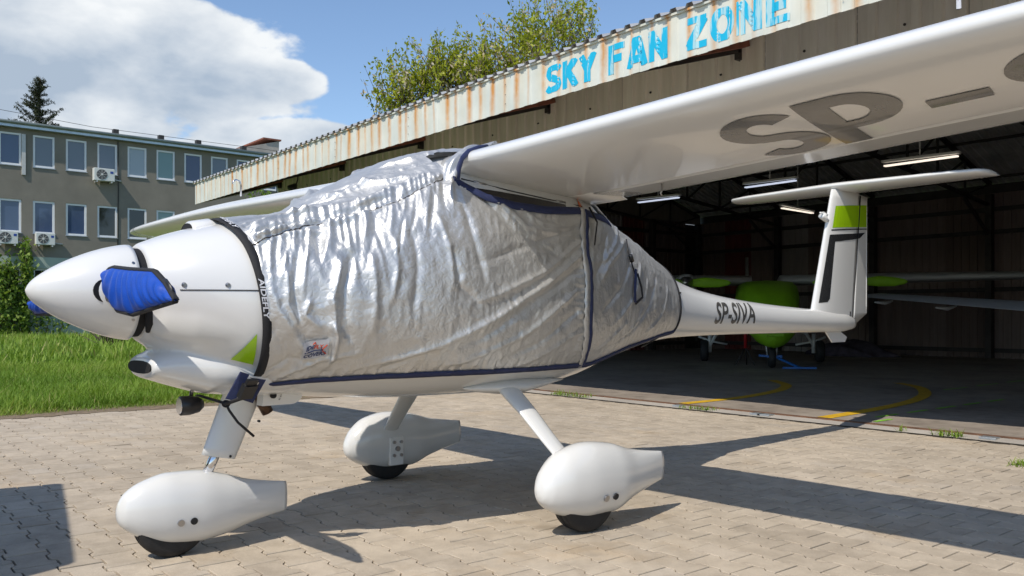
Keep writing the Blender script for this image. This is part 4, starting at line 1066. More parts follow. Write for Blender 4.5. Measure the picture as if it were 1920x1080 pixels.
# ---- tail
FN = dict(z0=1.0, z1=2.075)
la, lb = lx(1522, 580), lx(1560, 352); ta, tb_ = lx(1625, 590), lx(1626, 357); ha, hb = lx(1591, 610), lx(1607, 362)
def fl_(a, b, z): return a[1]+(b[1]-a[1])*(z-a[2])/(b[2]-a[2])
def fin_chord(z): return fl_(la, lb, z), fl_(ha, hb, z), fl_(ta, tb_, z)
def sym(xs, t): return 5*t*(.2969*np.sqrt(xs)-.126*xs-.3516*xs**2+.2843*xs**3-.1036*xs**4)
def fin_half(y, z):
    l, h, t = fin_chord(z); f = np.clip((y-l)/(t-l), 0, 1); return sym(f, .125)*(t-l)
def fin():
    rings = []
    for z in np.linspace(.93, FN['z1'], 16):
        l, h, t = fin_chord(z); b = l+(h-l)*(1-np.cos(np.linspace(0, PI/2, 20))); w = fin_half(b, z)
        rings.append(np.concatenate([np.c_[w, b, np.full(20, z)][::-1], np.c_[-w, b, np.full(20, z)][1:]]))
    V, F = loft(rings); f = mesh('fin', V, F, 'gelcoat', ac_root, True)
    rings = []
    for z in np.linspace(1.035, FN['z1']-.012, 16):
        l, h, t = fin_chord(z); b = np.linspace(h+.006, t, 10); w = fin_half(b, z)
        rings.append(np.concatenate([np.c_[w, b, np.full(10, z)][::-1], np.c_[-w, b, np.full(10, z)]]))
    # slanted lower end
    l, h, t = fin_chord(.93); lo = []
    for q in rings[0]:
        k = np.clip((t-q[1])/(t-h), 0, 1); lo.append((q[0]*.8, q[1], 1.03-.115*k))
    V, F = loft([np.array(lo)]+rings); mesh('rudder', V, F, 'gelcoat', f, True)
    bm = bmesh.new(); a = fin_chord(.98)[1]; b = fin_chord(FN['z1'])[1]; bar(bm, (0, a+.003, .98), (0, b+.003, FN['z1']-.02), .07, .004); bm_obj('hinge_gap', bm, 'hole_shade', f)
    return f
fin_o = fin()
def fin_decal(name, pix, m, off=.0025):
    P = []
    for px, py in pix:
        x = .03
        for _ in range(15): q = lx(px, py, x); x = float(fin_half(q[1], q[2]))+off
        P.append((q[1], q[2], 0))
    V, F = split_long(np.array(P), [tuple(range(len(P)))], .05)
    mesh(name, [(float(fin_half(a, b))+off, a, b) for a, b, _ in V], F, m, fin_o)
fin_decal('green_band', [(1567, 386), (1625, 385), (1625, 426), (1561, 427)], 'decal_green')
fin_decal('black_line', [(1559, 430), (1625, 428.5), (1625, 430.5), (1559, 432.5)], 'decal_black')
fin_decal('black_bracket', [(1556, 440), (1600, 438), (1600, 449), (1566, 453)], 'decal_black')
fin_decal('black_bracket', [(1600, 438), (1622, 436.5), (1612, 447), (1600, 449)], 'decal_black')
fin_decal('black_bracket', [(1556, 440), (1566, 453), (1556, 560), (1552, 566), (1535, 568)], 'decal_black')
def tailplane():
    tab = [(-1.135, 4.13, .20), (-1.125, 4.05, .32), (-1.08, 3.99, .40), (-.9, 3.94, .465), (-.02, 3.86, .60), (.02, 3.86, .60), (.9, 3.94, .465), (1.08, 3.99, .40), (1.125, 4.05, .32), (1.135, 4.13, .20)]
    z = 2.105
    def ringx(x, l, c, x0, x1):
        b = x0+(x1-x0)*(.5-.5*np.cos(np.linspace(0, PI, 22))); w = sym(b, .13)*c
        return np.concatenate([np.c_[np.full(22, x), l+b*c, z+w][::-1], np.c_[np.full(22, x), l+b*c, z-w][1:]])
    V, F = loft([ringx(*t, 0, .68) for t in tab]); h = mesh('tailplane', V, F, 'gelcoat', ac_root, True)
    for a, b in ((0, 5), (5, 10)): pass
    V, F = loft([ringx(*t, .70, 1.) for t in tab[1:-1]]); mesh('elevator', V, F, 'gelcoat', h, True)
tailplane()
# probe cup on the fin, tail tie-down plate, boom lettering, dark point behind the cover
p = lx(1547, 408); tube_obj('fin_probe', [(0, p[1]-.03, p[2]+.02), (0, p[1]-.05, p[2]+.015), (0, p[1]+.02, p[2]-.02), (0, p[1]+.06, p[2]-.03)], [.03, .032, .02, .016], 'gelcoat', fin_o, 12)
tube_obj('fin_probe_rod', [(0, p[1]+.08, p[2]+.025), (0, p[1]-.08, p[2]+.035)], .007, 'gelcoat', fin_o, 8)
q = [lx(a, b) for a, b in ((1548, 623), (1575, 622), (1587, 632), (1583, 641), (1560, 642))]
V = [(s*.006, a[1], a[2]) for s in (1, -1) for a in q]; mesh('tail_skid', V, [(0, 1, 2, 3, 4), (9, 8, 7, 6, 5)]+[(i, (i+1) % 5, 5+(i+1) % 5, 5+i)[::-1] for i in range(5)], 'gelcoat', ac_root)
p = lx(1591, 594, .03); bm = bmesh.new(); tube(bm, [(.036, p[1]-.01, p[2]-.045), (.036, p[1], p[2]+.045)], [.014, .014], 8); bm_obj('tail_slot', bm, 'black_plastic', fin_o, True)
a = lx(1336, 606, .14)
letters('registration', 'SP-SIVA', lambda u, v: (fus_x(a[1]+u, a[2]+v)+.003, a[1]+u, a[2]+v), .142, 'decal_grey', ac_root, .018, .32, .03, .80)
skin_patch('boom_arrow', [(1257, 545), (1278, 548), (1262, 568)], 'decal_black', ac_root, .004, .2)

# ---- landing gear
def pant(name, tab, x0, parent):
    n = 72; ph = np.linspace(0, 2*PI, n+1)[:-1]; rings = []
    ys = np.concatenate([tab[0][0]+(tab[3][0]-tab[0][0])*np.linspace(0, 1, 12)**1.6, np.linspace(tab[3][0], tab[-1][0], 40)[1:]])
    for y in ys:
        zt, zb, w = [float(q[0]) for q in interp(tab, y)]; c, s = np.cos(ph), np.sin(ph); e = 2.15
        rings.append(np.stack([x0+w*np.sign(c)*np.abs(c)**(2/e), np.full(n, y), (zt+zb)/2+(zt-zb)/2*np.sign(s)*np.abs(s)**(2/e)], -1))
    V, F = loft(rings); return mesh(name, V, F, 'gelcoat', parent, True)
NP = [(-1.818, .215, .192, .010), (-1.813, .238, .172, .026), (-1.802, .262, .154, .042), (-1.787, .283, .138, .055), (-1.714, .325, .088, .088), (-1.61, .349, .052, .108), (-1.50, .346, .042, .112), (-1.38, .317, .056, .098), (-1.26, .278, .086, .070), (-1.16, .258, .104, .042), (-1.085, .247, .114, .016)]
MP = [(-.290, .225, .200, .012), (-.284, .252, .180, .032), (-.270, .283, .160, .050), (-.245, .320, .138, .070), (-.145, .389, .092, .105), (0., .415, .066, .120), (.15, .399, .066, .114), (.31, .354, .112, .078), (.45, .330, .147, .044), (.57, .314, .172, .014)]
def tyre(name, x0, y0, r, w, parent):
    prof = [(-.5, .62), (-.5, .80), (-.46, .92), (-.36, .975), (-.30, .99), (-.29, .975), (-.26, .975), (-.25, .993), (-.06, 1.0), (-.05, .983), (.05, .983), (.06, 1.0), (.25, .993), (.26, .975), (.29, .975), (.30, .99), (.36, .975), (.46, .92), (.5, .80), (.5, .62)]
    a = np.linspace(0, 2*PI, 65)[:-1]; rings = [np.stack([np.full(64, x0+px*w), y0+r*pr*np.cos(a), r+r*pr*np.sin(a)], -1) for px, pr in prof]
    V, F = loft(rings); t = mesh(name, V, F, None, parent, True); t.data.materials.append(MATS['black_rubber'])
    disc('rim', (x0, y0, r), (1, 0, 0), r*.6, w*.8, 'leg_white', t, 24)
pn = pant('nose_wheel_fairing', NP, 0, ac_root); tyre('nose_wheel', 0, -1.60, .150, .105, ac_root)
for px, r, m_ in ((340, .014, 'steel'), (364, .0145, 'black_rubber')):
    p = lx(px, 981 if px < 350 else 977, .108); w = float(interp(NP, p[1])[2][0]); disc('fairing_port', (w*.985+.001, p[1], p[2]), (1, .05, -.1), r, .006, m_, pn, 20)
for s in (1, -1):
    pm = pant('main_wheel_fairing', MP, s*.85, ac_root); tyre('main_wheel', s*.85, .0, .172, .115, ac_root)
    for py, m_ in ((.03, 'steel'), (.095, 'black_rubber')):
        w = float(interp(MP, py)[2][0]); disc('fairing_port', (s*(.85+w*.965), py, .165), (s, 0, -.25*s*s), .0155, .008, m_, pm, 20)
    pts = [(s*.30, -.075, .71), (s*.39, -.07, .635), (s*.52, -.06, .535), (s*.64, -.045, .425), (s*.74, -.03, .335), (s*.79, -.02, .27)]
    bm = bmesh.new(); tube(bm, pts, [(.030, .075), (.026, .068), (.021, .060), (.018, .054), (.017, .050), (.016, .048)], 20); bm_obj('main_leg', bm, 'gelcoat', ac_root, True)
    # inner axle bracket with bolts
    w = float(interp(MP, .0)[2][0]); xi = s*(.85-w)
    box('axle_plate', min(xi-.006*s, xi+.02*s), max(xi-.006*s, xi+.02*s), -.05, .045, .10, .27, 'gelcoat_dull', pm, .004)
    for dy, dz in ((-.025, .05), (.025, .05), (-.025, -.03), (.025, -.03), (0, .01)):
        disc('axle_bolt', (xi-.010*s, dy, .19+dz), (s, 0, 0), .016 if (dy, dz) == (0, .01) else .010, .014, 'steel', pm, 10)
    # belly fairing where the leg leaves the hull
    rings = []; pe = np.linspace(0, 2*PI, 25)[:-1]
    for y, w_, h_ in ((-.16, .004, .004), (-.08, .05, .022), (.05, .085, .038), (.18, .095, .042), (.30, .07, .03), (.44, .03, .012), (.52, .004, .004)):
        rings.append(np.stack([s*.33+w_*np.cos(pe), np.full(24, y-.15), .648+.05*max(0, y-.2)+h_*np.sin(pe)], -1))
    V, F = loft(rings); mesh('leg_fairing', V, F, 'gelcoat', ac_root, True)
# nose leg
def nose_leg():
    pe = np.linspace(0, 2*PI, 33)[:-1]; rings = []
    for t in np.linspace(0, 1, 10):
        y = -1.275+(-1.400+1.275)*t; z = .70+(.392-.70)*t; hc = .084-.010*t
        rings.append(np.stack([.034*np.sin(pe)*(1+.25*np.cos(pe)), y+hc*np.cos(pe), z-.28*hc*np.cos(pe)*.8+0*pe], -1))
    V, F = loft(rings); o = mesh('nose_leg_fairing', V, F, 'gelcoat', ac_root, True)
    tube_obj('nose_strut', [(0, -1.385, .46), (0, -1.462, .30)], .021, 'chrome', ac_root, 16)
    for px, py in ((497, 789), (443, 855)):
        p = lx(px-8, py, .028); disc('leg_screw', (.030, p[1]-.01, p[2]), (1, 0, 0), .006, .012, 'black_plastic', o, 8)
nose_leg()
p = lx(358, 760, .02)
lt = tube_obj('landing_light', [(.02, p[1]-.048, p[2]), (.02, p[1]-.044, p[2]), (.02, p[1]-.01, p[2]), (.02, p[1]+.03, p[2]+.002), (.02, p[1]+.05, p[2]+.004)], [.036, .041, .041, .034, .018], 'black_plastic', ac_root, 24)
disc('lamp_lens', (.02, p[1]-.049, p[2]), (0, 1, 0), .034, .004, 'chrome', lt, 20); tube_obj('lamp_bracket', [(.02, p[1], p[2]+.04), (.02, p[1]+.01, p[2]+.11)], .008, 'steel', lt, 6)
def drain_plate():
    a, b = lx(497, 716, .16), lx(571, 757, .16); y0, y1, z0, z1 = a[1], b[1], b[2], a[2]; pts = [(y0, z1), (y0, z0)]
    for t in np.linspace(-90, 0, 7): pts.append((y1-.05+.05*math.cos(math.radians(t)), z0+.045+.045*math.sin(math.radians(t))))
    pts.append((y1, z1)); n = len(pts)
    V = [(x+.25*(z-z1), y, z) for x in (.16, .10) for y, z in pts]; o = mesh('drain_fairing', V, [tuple(range(n))[::-1], tuple(range(n, 2*n))]+[(i, (i+1) % n, n+(i+1) % n, n+i) for i in range(n)], 'gelcoat', ac_root)
    c = lx(512, 741, .152); disc('drain_port', (c[0]+.002, c[1], c[2]), (1, 0, 0), .014, .01, 'hole_shade', o, 16)
    for i, ch in enumerate('FUEL/WATER DRAIN VALVE'):
        if ch == ' ': continue
        an = math.radians(150-i*8.6); R_ = .036; u0, v0 = R_*math.cos(an), R_*math.sin(an); ca, sa = math.cos(an-PI/2), math.sin(an-PI/2)
        letters('drain_lettering', ch, lambda u, v: (.163+.25*(c[2]+v0+u*sa+v*ca-z1), c[1]+u0+u*ca-v*sa, c[2]+v0+u*sa+v*ca), .0075, 'decal_black', o, .0)
drain_plate()
p = lx(492, 755, .05); tube_obj('exhaust_pipe', [(.05, p[1]-.03, p[2]+.08), (.05, p[1], p[2]), (.05, p[1]+.025, p[2]-.045)], .026, 'exhaust', ac_root, 14)
# propeller blades
for s in (1, -1):
    rings = []
    for x, zc, ch, y in ((.12, 1.10, .035, -1.90), (.25, 1.10, .055, -1.895), (.5, 1.09, .06, -1.89), (.78, 1.08, .045, -1.885), (.83, 1.075, .02, -1.885)):
        pe = np.linspace(0, 2*PI, 17)[:-1]; rings.append(np.stack([np.full(16, s*x), y+.008*np.sin(pe), zc+ch*np.cos(pe)], -1))
    V, F = loft(rings); mesh('propeller_blade', V, F, 'black_plastic', ac_root, True)
for s in (1, -1):           # near-black disc, painted shade of the blade root opening
    disc('blade_root', (s*.142, -1.898, 1.10), (s, 0, 0), .046, .026, 'hole_shade', sp, 20)

# ================================================================== BLUE PROPELLER COVERS
def prop_cover(s, label):
    e = tag(empty('propeller_cover', (0, 0, 0), PSI), label, 'cover', 'blue propeller covers')
    Y0 = -1.885
    top = [(180, 515), (203, 503), (245, 505), (290, 508), (312, 532), (330, 563)]; bot = [(170, 546), (192, 566), (222, 583), (250, 590), (290, 577), (330, 564.5)]
    T = np.array([ly(*q, Y0) for q in top]); B = np.array([ly(*q, Y0) for q in bot])
    x0 = .138; x1 = max(T[-1][0], B[-1][0])
    def edge(P, x): o = np.argsort(P[:, 0]); return float(np.interp(x, P[o, 0], P[o, 2]))
    T[0][0] = min(T[0][0], x0); T[1][0] = .21
    if T[2][0] < .22: T[2][0] = .36
    B[0][0] = .14; B[1][0] = .19; B[2][0] = max(B[2][0], .25)
    nx, nk = 90, 28; V = []
    for side in (1, -1):
        for i in range(nx):
            x = x0+(x1-x0)*i/(nx-1); zt, zb = edge(T, x), edge(B, x); zt = max(zt, zb+.004)
            if s < 0: zt, zb = 2*1.085-zb-.04*(x-x0)/(x1-x0)-.01, max(1.012, 2*1.085-zt-.04*(x-x0)/(x1-x0)-.01)
            for k in range(nk):
                f = k/(nk-1); z = zb+(zt-zb)*f; u = (x-x0)/(x1-x0)
                puff = .034*math.sqrt(max(0, 1-(2*f-1)**2))*min(1, (1-u)*5+.02)**.5
                wr = .0048*math.sin(x*95+3*math.sin(f*3+x*8)+f*2.4)*(1-abs(2*f-1)**3)+.004*math.sin(x*47+f*4)*(1-f)
                V.append((s*x, Y0+(0 if s > 0 else -.068*u)-side*(puff+wr*min(1, puff*60)), z))
    F = []
    for q in range(2):
        for i in range(nx-1):
            for k in range(nk-1):
                a = q*nx*nk+i*nk+k; f_ = (a, a+1, a+nk+1, a+nk); F.append(f_ if q == 0 else f_[::-1])
    mesh('bag', V, F, 'blue_cover', e, True)
    V = np.array(V); ed = np.concatenate([V[0:nx*nk:nk], V[nk-1:nx*nk:nk][::-1], V[0:1]]); ed[:, 1] = Y0+(0 if s > 0 else -.068)*np.clip((np.abs(ed[:, 0])-x0)/(x1-x0), 0, 1)
    bm = bmesh.new(); tube(bm, [tuple(q) for q in ed[::2]], [(.0085, .0115)]*len(ed[::2]), 8); bm_obj('binding', bm, 'black_webbing', e, True)
    bm = bmesh.new(); tube(bm, [(s*(x0+.004), Y0+.036*math.cos(t), 1.095+.058*math.sin(t)) for t in np.linspace(0, 2*PI, 17)], .008, 6); tube(bm, [(s*x0, Y0-.03, 1.14), (s*(x0-.02), Y0-.05, 1.155)], .005, 5); bm_obj('root_strap', bm, 'black_webbing', e, True)
prop_cover(1, 'blue fabric propeller cover with black edging on the blade over the left cowl side')
prop_cover(-1, 'blue fabric propeller cover mostly hidden behind the spinner')
# ================================================================== SILVER FUSELAGE COVER
cv = tag(empty('fuselage_cover', (0, 0, 0), PSI), 'wrinkled silver fabric cover strapped over the cabin of the white aircraft', 'cover')
CY0, CY1, NY, NT = -1.425, 1.50, 440, 380
HEM = [(-1.45, .752), (-1.0, .751), (-.65, .753), (0., .757), (.40, .757), (.60, .785), (.80, .818), (1.10, .858), (1.35, .893), (1.52, .915)]
ys = np.linspace(0, 1, NY); Yb = CY0+(CY1-CY0)*ys
def hem_phi(y):
    zt, zb, w, zm, nt, nb = interp(FUS, y); zh = pchip([h[0] for h in HEM], [h[1] for h in HEM], y)
    return -np.arcsin(np.clip(((zm-zh)/(zm-zb)), .05, .97)**(nb/2))
ph0 = hem_phi(Yb)
# even spacing along the girth
GP = np.zeros((NY, NT, 3)); GS = np.zeros((NY, NT))
for i, y in enumerate(Yb):
    q = np.linspace(ph0[i], PI-ph0[i], 500); P = fsec(y, q)
    P = fsec(y+.085*np.clip((1.37-P[:, 2])/.6, 0, 1)**.8*(1-ys[i])**3, q); s = np.r_[0, np.cumsum(np.linalg.norm(np.diff(P, axis=0), axis=1))]
    t = np.linspace(0, s[-1], NT); GP[i] = np.stack([np.interp(t, s, P[:, k]) for k in range(3)], -1); GS[i] = t
def grid_normals(G):
    a = np.gradient(G, axis=0); b = np.gradient(G, axis=1); n = np.cross(b, a); n /= np.linalg.norm(n, axis=2)[..., None]+1e-9
    out = G-np.array([0, 0, 1.05]); out[..., 1] = 0; sg = np.sign((n*out).sum(2)); return n*sg[..., None]
GN = grid_normals(GP)
su, sv, sd = lproj(GP); facing = ((CL-GP)*GN).sum(2) > 0
NEAR = np.zeros((NY, NT), bool); NEAR[:, :NT//2+30] = True
NEAR &= facing
nu, nv = su[NEAR], sv[NEAR]; nY = np.broadcast_to(Yb[:, None], (NY, NT))[NEAR]; nS = GS[NEAR]
def at_px(px, py):
    """photo pixel -> (y, girth) on the near side of the cabin skin"""
    k = np.argmin((nu-px)**2+(nv-py)**2); return np.array([nY[k], nS[k]])
YY = np.broadcast_to(Yb[:, None], (NY, NT)); SS = GS
SFULL = GS[:, -1][:, None]
SN = np.minimum(SS, SFULL-SS); farside = SS > SFULL/2
D = np.zeros((NY, NT))
def poly_dist(path, Yq, Sq):
    best = np.full(Yq.shape, 9.); prm = np.zeros(Yq.shape); L = np.r_[0, np.cumsum(np.linalg.norm(np.diff(path, axis=0), axis=1))]
    sgn = np.zeros(Yq.shape)
    for k in range(len(path)-1):
        a, b = path[k], path[k+1]; d = b-a; l2 = (d@d)+1e-12; t = np.clip(((Yq-a[0])*d[0]+(Sq-a[1])*d[1])/l2, 0, 1)
        dx, dy = Yq-a[0]-t*d[0], Sq-a[1]-t*d[1]; r = np.hypot(dx, dy); m_ = r < best
        best[m_] = r[m_]; prm[m_] = ((L[k]+t*math.sqrt(l2))/L[-1])[m_]; sgn[m_] = np.sign(dx*d[1]-dy*d[0])[m_]
    return best, prm, sgn
def fold(px_path, w, amp, taper=(.15, .35), far=True, asym=.0):
    global D
    path = np.array([at_px(*q) for q in px_path]); lo = path.min(0)-4*w; hi = path.max(0)+4*w
    def apply(Yq, Sq, sel):
        r, p, sg = poly_dist(path, Yq, Sq); ww = w*(1+asym*sg)
        e = np.clip(p/max(taper[0], 1e-3), 0, 1)*np.clip((1-p)/max(taper[1], 1e-3), 0, 1); e = e*e*(3-2*e)
        return amp*e/(1+(r/ww)**2)**1.5
    m_ = (YY > lo[0]) & (YY < hi[0]) & (SN > lo[1]) & (SN < hi[1]) & ~farside
    if m_.any(): D[m_] += apply(YY[m_], SN[m_], None)
    if far:
        m_ = (YY > lo[0]) & (YY < hi[0]) & (SN > lo[1]) & (SN < hi[1]) & farside
        if m_.any(): D[m_] += apply(YY[m_], SN[m_], None)
R2 = random.Random(11)
SEAM = [(471, 466), (520, 452), (580, 436), (650, 415), (740, 384), (800, 356), (846, 334)]
def seam_pt(t):
    P = np.array(SEAM, float); L = np.r_[0, np.cumsum(np.linalg.norm(np.diff(P, axis=0), axis=1))]; return np.array([np.interp(t*L[-1], L, P[:, 0]), np.interp(t*L[-1], L, P[:, 1])])
fold(SEAM, .010, -.010, (.02, .02))
# gathers hanging from the elastic seam
for k in range(46):
    p = seam_pt((k+R2.uniform(.1, .9))/46); L = R2.choice([40, 60, 80, 110, 150]); dx = R2.uniform(-26, 20)*L/100
    fold([p+(0, 2), p+(dx*.4, L*.45), p+(dx+R2.uniform(-6, 6), L)], R2.uniform(.006, .014), R2.choice([.009, .011, -.008, .012, -.010]), (.05, .6))
for k in range(40):        # puckers above the seam
    p = seam_pt((k+.5)/40); fold([p+(0, -1), p+(R2.uniform(-10, 4), R2.uniform(-14, -34))], .007, R2.choice([.008, -.008, .009]), (.05, .6))
# long drapes on the cabin side
for path, w, a in [([(556, 470), (548, 540), (560, 610), (592, 672)], .016, -.016), ([(536, 500), (540, 570), (575, 640)], .014, .013), ([(662, 470), (645, 540), (643, 610), (668, 655)], .018, -.020), ([(640, 480), (620, 560), (628, 640), (612, 690)], .018, .020),
                   ([(690, 465), (700, 550), (690, 640)], .022, .014), ([(735, 440), (742, 510), (728, 580)], .016, .012), ([(770, 430), (780, 510), (768, 600)], .018, -.012), ([(812, 400), (838, 470), (845, 560)], .020, .013), ([(860, 380), (885, 460), (905, 540)], .018, -.012),
                   ([(492, 520), (520, 580), (560, 640), (610, 690)], .016, .012), ([(500, 600), (530, 650), (560, 700)], .014, -.010), ([(582, 560), (570, 590), (606, 620)], .012, .012), ([(840, 460), (860, 540), (905, 580)], .014, -.012), ([(615, 600), (632, 625), (610, 690)], .012, .014)]:
    fold(path, w, a, (.15, .3))
# tension folds running from the zip down to the front hem
for path, w, a in [([(1085, 452), (1010, 512), (930, 552), (860, 575)], .014, .014), ([(1088, 470), (1020, 533), (930, 592), (820, 645), (700, 676), (600, 700)], .016, .020), ([(1085, 500), (1000, 560), (900, 628), (800, 668)], .018, -.017), ([(1080, 540), (980, 620), (860, 672), (760, 690)], .014, .012),
                   ([(1080, 580), (1000, 640), (900, 680)], .014, -.011), ([(1078, 430), (960, 470), (880, 500)], .016, -.010), ([(900, 365), (980, 430), (1075, 450)], .016, .012), ([(880, 360), (960, 440), (1040, 480), (1085, 490)], .018, -.013), ([(940, 382), (1010, 425), (1078, 436)], .012, .009),
                   ([(1075, 620), (1010, 655), (940, 685)], .012, .010), ([(480, 690), (540, 668), (600, 676)], .012, -.008), ([(520, 700), (600, 668), (700, 655)], .012, .009), ([(700, 690), (800, 655), (900, 610)], .013, -.009)]:
    fold(path, w, a, (.05, .35))
# windscreen: long soft folds from the strap up to the wing
for k in range(16):
    y0 = 424+k*2.7; x0 = 440+k*2.5; xe = R2.uniform(590, 840); f = (xe-x0)/400
    p1 = (x0, y0); p2 = (x0+(xe-x0)*.5, y0-45*f+R2.uniform(-6, 8)); p3 = (xe, y0-115*f+R2.uniform(-8, 8))
    fold([p1, p2, p3], R2.uniform(.009, .016), R2.choice([.017, -.013, .019]), (.08, .4))
for path in [[(560, 388), (640, 372), (720, 340), (800, 312)], [(600, 375), (700, 345), (790, 318), (850, 305)], [(700, 330), (770, 312), (850, 296)], [(660, 400), (740, 362), (820, 330)], [(640, 362), (720, 352), (800, 338)]]:
    fold(path, .015, R2.choice([.019, -.013]), (.2, .3))
# aft bag behind the zip
for path, w, a in [([(1165, 452), (1130, 500), (1108, 545)], .014, .014), ([(1180, 470), (1160, 540), (1110, 590)], .014, -.012), ([(1150, 425), (1140, 470), (1108, 500)], .012, .010), ([(1195, 490), (1180, 560), (1130, 620)], .014, .012), ([(1225, 510), (1215, 570), (1180, 620), (1120, 655)], .014, -.010),
                   ([(1245, 530), (1235, 590), (1190, 632)], .012, .010), ([(1170, 600), (1140, 630), (1105, 655)], .012, .010), ([(1130, 440), (1120, 500), (1102, 530)], .012, -.009), ([(1210, 520), (1190, 600), (1150, 640)], .010, .007)]:
    fold(path, w, a, (.1, .3))
for k in range(30):        # puckers along the lower hem and beside the zip
    x = 495+k*20; fold([(x, 706-.05*(x-495)), (x+R2.uniform(6, 26), 706-.05*(x-495)-R2.uniform(14, 34))], .007, R2.choice([.006, -.006]), (.05, .7))
for k in range(26):
    y = 400+k*10.5; fold([(1088, y), (1088-R2.uniform(12, 30), y+R2.uniform(-8, 12))], .006, R2.choice([.006, -.006, .005]), (.05, .6))
# broad slackness and fine crumple
def smooth_noise(fy, fs, seed):
    r = np.random.default_rng(seed); n1, n2 = int(3.2*fy)+4, int(3.6*fs)+4; g = r.normal(size=(n1, n2))
    a = (YY-CY0)*fy; b = SS*fs; i, j = np.floor(a).astype(int), np.floor(b).astype(int); f, h = a-i, b-j; f = f*f*(3-2*f); h = h*h*(3-2*h); i %= n1-1; j %= n2-1
    return (g[i, j]*(1-f)+g[i+1, j]*f)*(1-h)+(g[i, j+1]*(1-f)+g[i+1, j+1]*f)*h
D += .003*smooth_noise(2.2, 1.8, 1)+.001*smooth_noise(5, 3.2, 2)
rid = 1-2*np.abs(smooth_noise(11, 6, 3)).clip(0, .5)*2; D += .0014*rid
rid = 1-np.abs(smooth_noise(19, 13, 4)).clip(0, 1)*2; D += .0016*rid
D += .0010*smooth_noise(42, 36, 5)
D = np.maximum(D, -.013)
ed = np.minimum(SN/.05, 1)*np.clip((YY-CY0)/.04, 0, 1)*np.clip((CY1-YY)/.05, 0, 1); D *= .25+.75*ed
BASE = .020+.012*np.clip((YY+.9)/.6, 0, 1)*np.clip((.9-YY)/.4, 0, 1)
COV = GP+GN*(BASE+D)[..., None]
COV = np.where(np.isfinite(COV), COV, GP)
# opening for each wing root
WH = [(-.60, 2.4), (-.462, 2.2), (-.461, 1.78), (-.475, 1.70), (-.455, 1.635), (-.34, 1.590), (-.18, 1.566), (.03, 1.560), (.30, 1.570), (.58, 1.540), (.72, 1.515)]
WHY = np.array([h[0] for h in WH[2:]]); WHZ = np.array([h[1] for h in WH[2:]])
WHY[0:3] = [-.480, -.470, -.455]
def hole_z(y): return np.interp(y, [-.47, -.455, -.34, -.18, .03, .30, .58, .70], [1.68, 1.615, 1.555, 1.525, 1.522, 1.545, 1.530, 1.505])
hz = hole_z(YY); HOLE = (YY > -.47) & (YY < .66) & (COV[..., 2] > hz) & (np.abs(COV[..., 0]) > .26)
idx = np.arange(NY*NT).reshape(NY, NT); q = np.stack([idx[:-1, :-1], idx[:-1, 1:], idx[1:, 1:], idx[1:, :-1]], -1).reshape(-1, 4)
hf = HOLE.ravel(); keep = ~(hf[q].any(1)); q = q[keep]
big_mesh('fabric', COV.reshape(-1, 3), q, 'silver', cv, None, True)
# point on the draped fabric: (y, girth on near side), lifted
def on_cover(y, s, off=.004, far=False):
    fi = (y-CY0)/(CY1-CY0)*(NY-1); i = int(min(max(fi, 0), NY-2)); f = fi-i
    def row(r):
        sm = GS[r, -1]; sq = sm-s if far else s; fj = sq/sm*(NT-1); j = int(min(max(fj, 0), NT-2)); g = min(max(fj-j, -3), 3)
        return COV[r, j]*(1-g)+COV[r, j+1]*g, GN[r, j]*(1-g)+GN[r, j+1]*g
    a, na = row(i); b, nb = row(i+1); p = a*(1-f)+b*f; n = na*(1-f)+nb*f; return p+n*off
def ribbon(name, pts, width_dir_pts, m, parent=None):
    """strip between two rows of points, slightly thick"""
    A = np.array(pts); B = np.array(width_dir_pts); n = len(A)
    t = np.gradient(A, axis=0); nn = np.cross(t, B-A); nn /= np.linalg.norm(nn, axis=1)[:, None]+1e-9
    out = A-np.array([0, 0, 1.05]); out[:, 1] *= .15; sg = np.sign((nn*out).sum(1)); nn *= np.where(sg == 0, 1, sg)[:, None]
    rows = [A-nn*.004, A, A*.5+B*.5+nn*.0012, B, B-nn*.004]
    V = np.concatenate(rows); F = [(r*n+k, r*n+k+1, (r+1)*n+k+1, (r+1)*n+k) for r in range(4) for k in range(n-1)]
    return mesh(name, V, F, m, parent or cv, True)
for far in (False, True):
    yy = np.linspace(CY0+.01, CY1-.02, 160)
    ribbon('hem_binding', [on_cover(y, -.006, .005, far) for y in yy], [on_cover(y, .026, .007, far) for y in yy], 'navy_webbing')
# binding round each wing opening
for s in (1, -1):
    path = [(-.486, 1.70), (-.480, 1.665), (-.462, 1.63)]+[(y, float(hole_z(y))) for y in np.linspace(-.42, .66, 40)]
    A, B = [], []
    P = np.array(path); t = np.gradient(P, axis=0); t /= np.linalg.norm(t, axis=1)[:, None]; nn = np.c_[t[:, 1], -t[:, 0]]
    for (y, z), k in zip(P, nn):
        for L_, w in ((A, -.026), (B, .012)):
            y2, z2 = y-k[0]*w*-1, z-k[1]*w*-1
            zt = float(interp(FUS, y2)[0][0]); L_.append((s*(fus_x(y2, min(z2, zt-.002))+.040), y2, z2))
    ribbon('wing_opening_binding', A, B, 'navy_webbing')
co = [lx(858, 336, .56), lx(860, 316, .55), lx(866, 297, .53), lx(879, 284, .49), lx(898, 277, .45), lx(915, 275, .42)]      # binding carried on over the wing nose
bm = bmesh.new(); tube(bm, [tuple(p_) for p_ in co], [(.006, .013)]*len(co), 10); bm_obj('opening_collar', bm, 'navy_webbing', cv, True)
ci = [lx(838, 338, .55), lx(838, 312, .52), lx(846, 295, .48), lx(862, 284, .42), lx(886, 276, .36), lx(934, 269, .34)]          # loose fabric gathered behind it
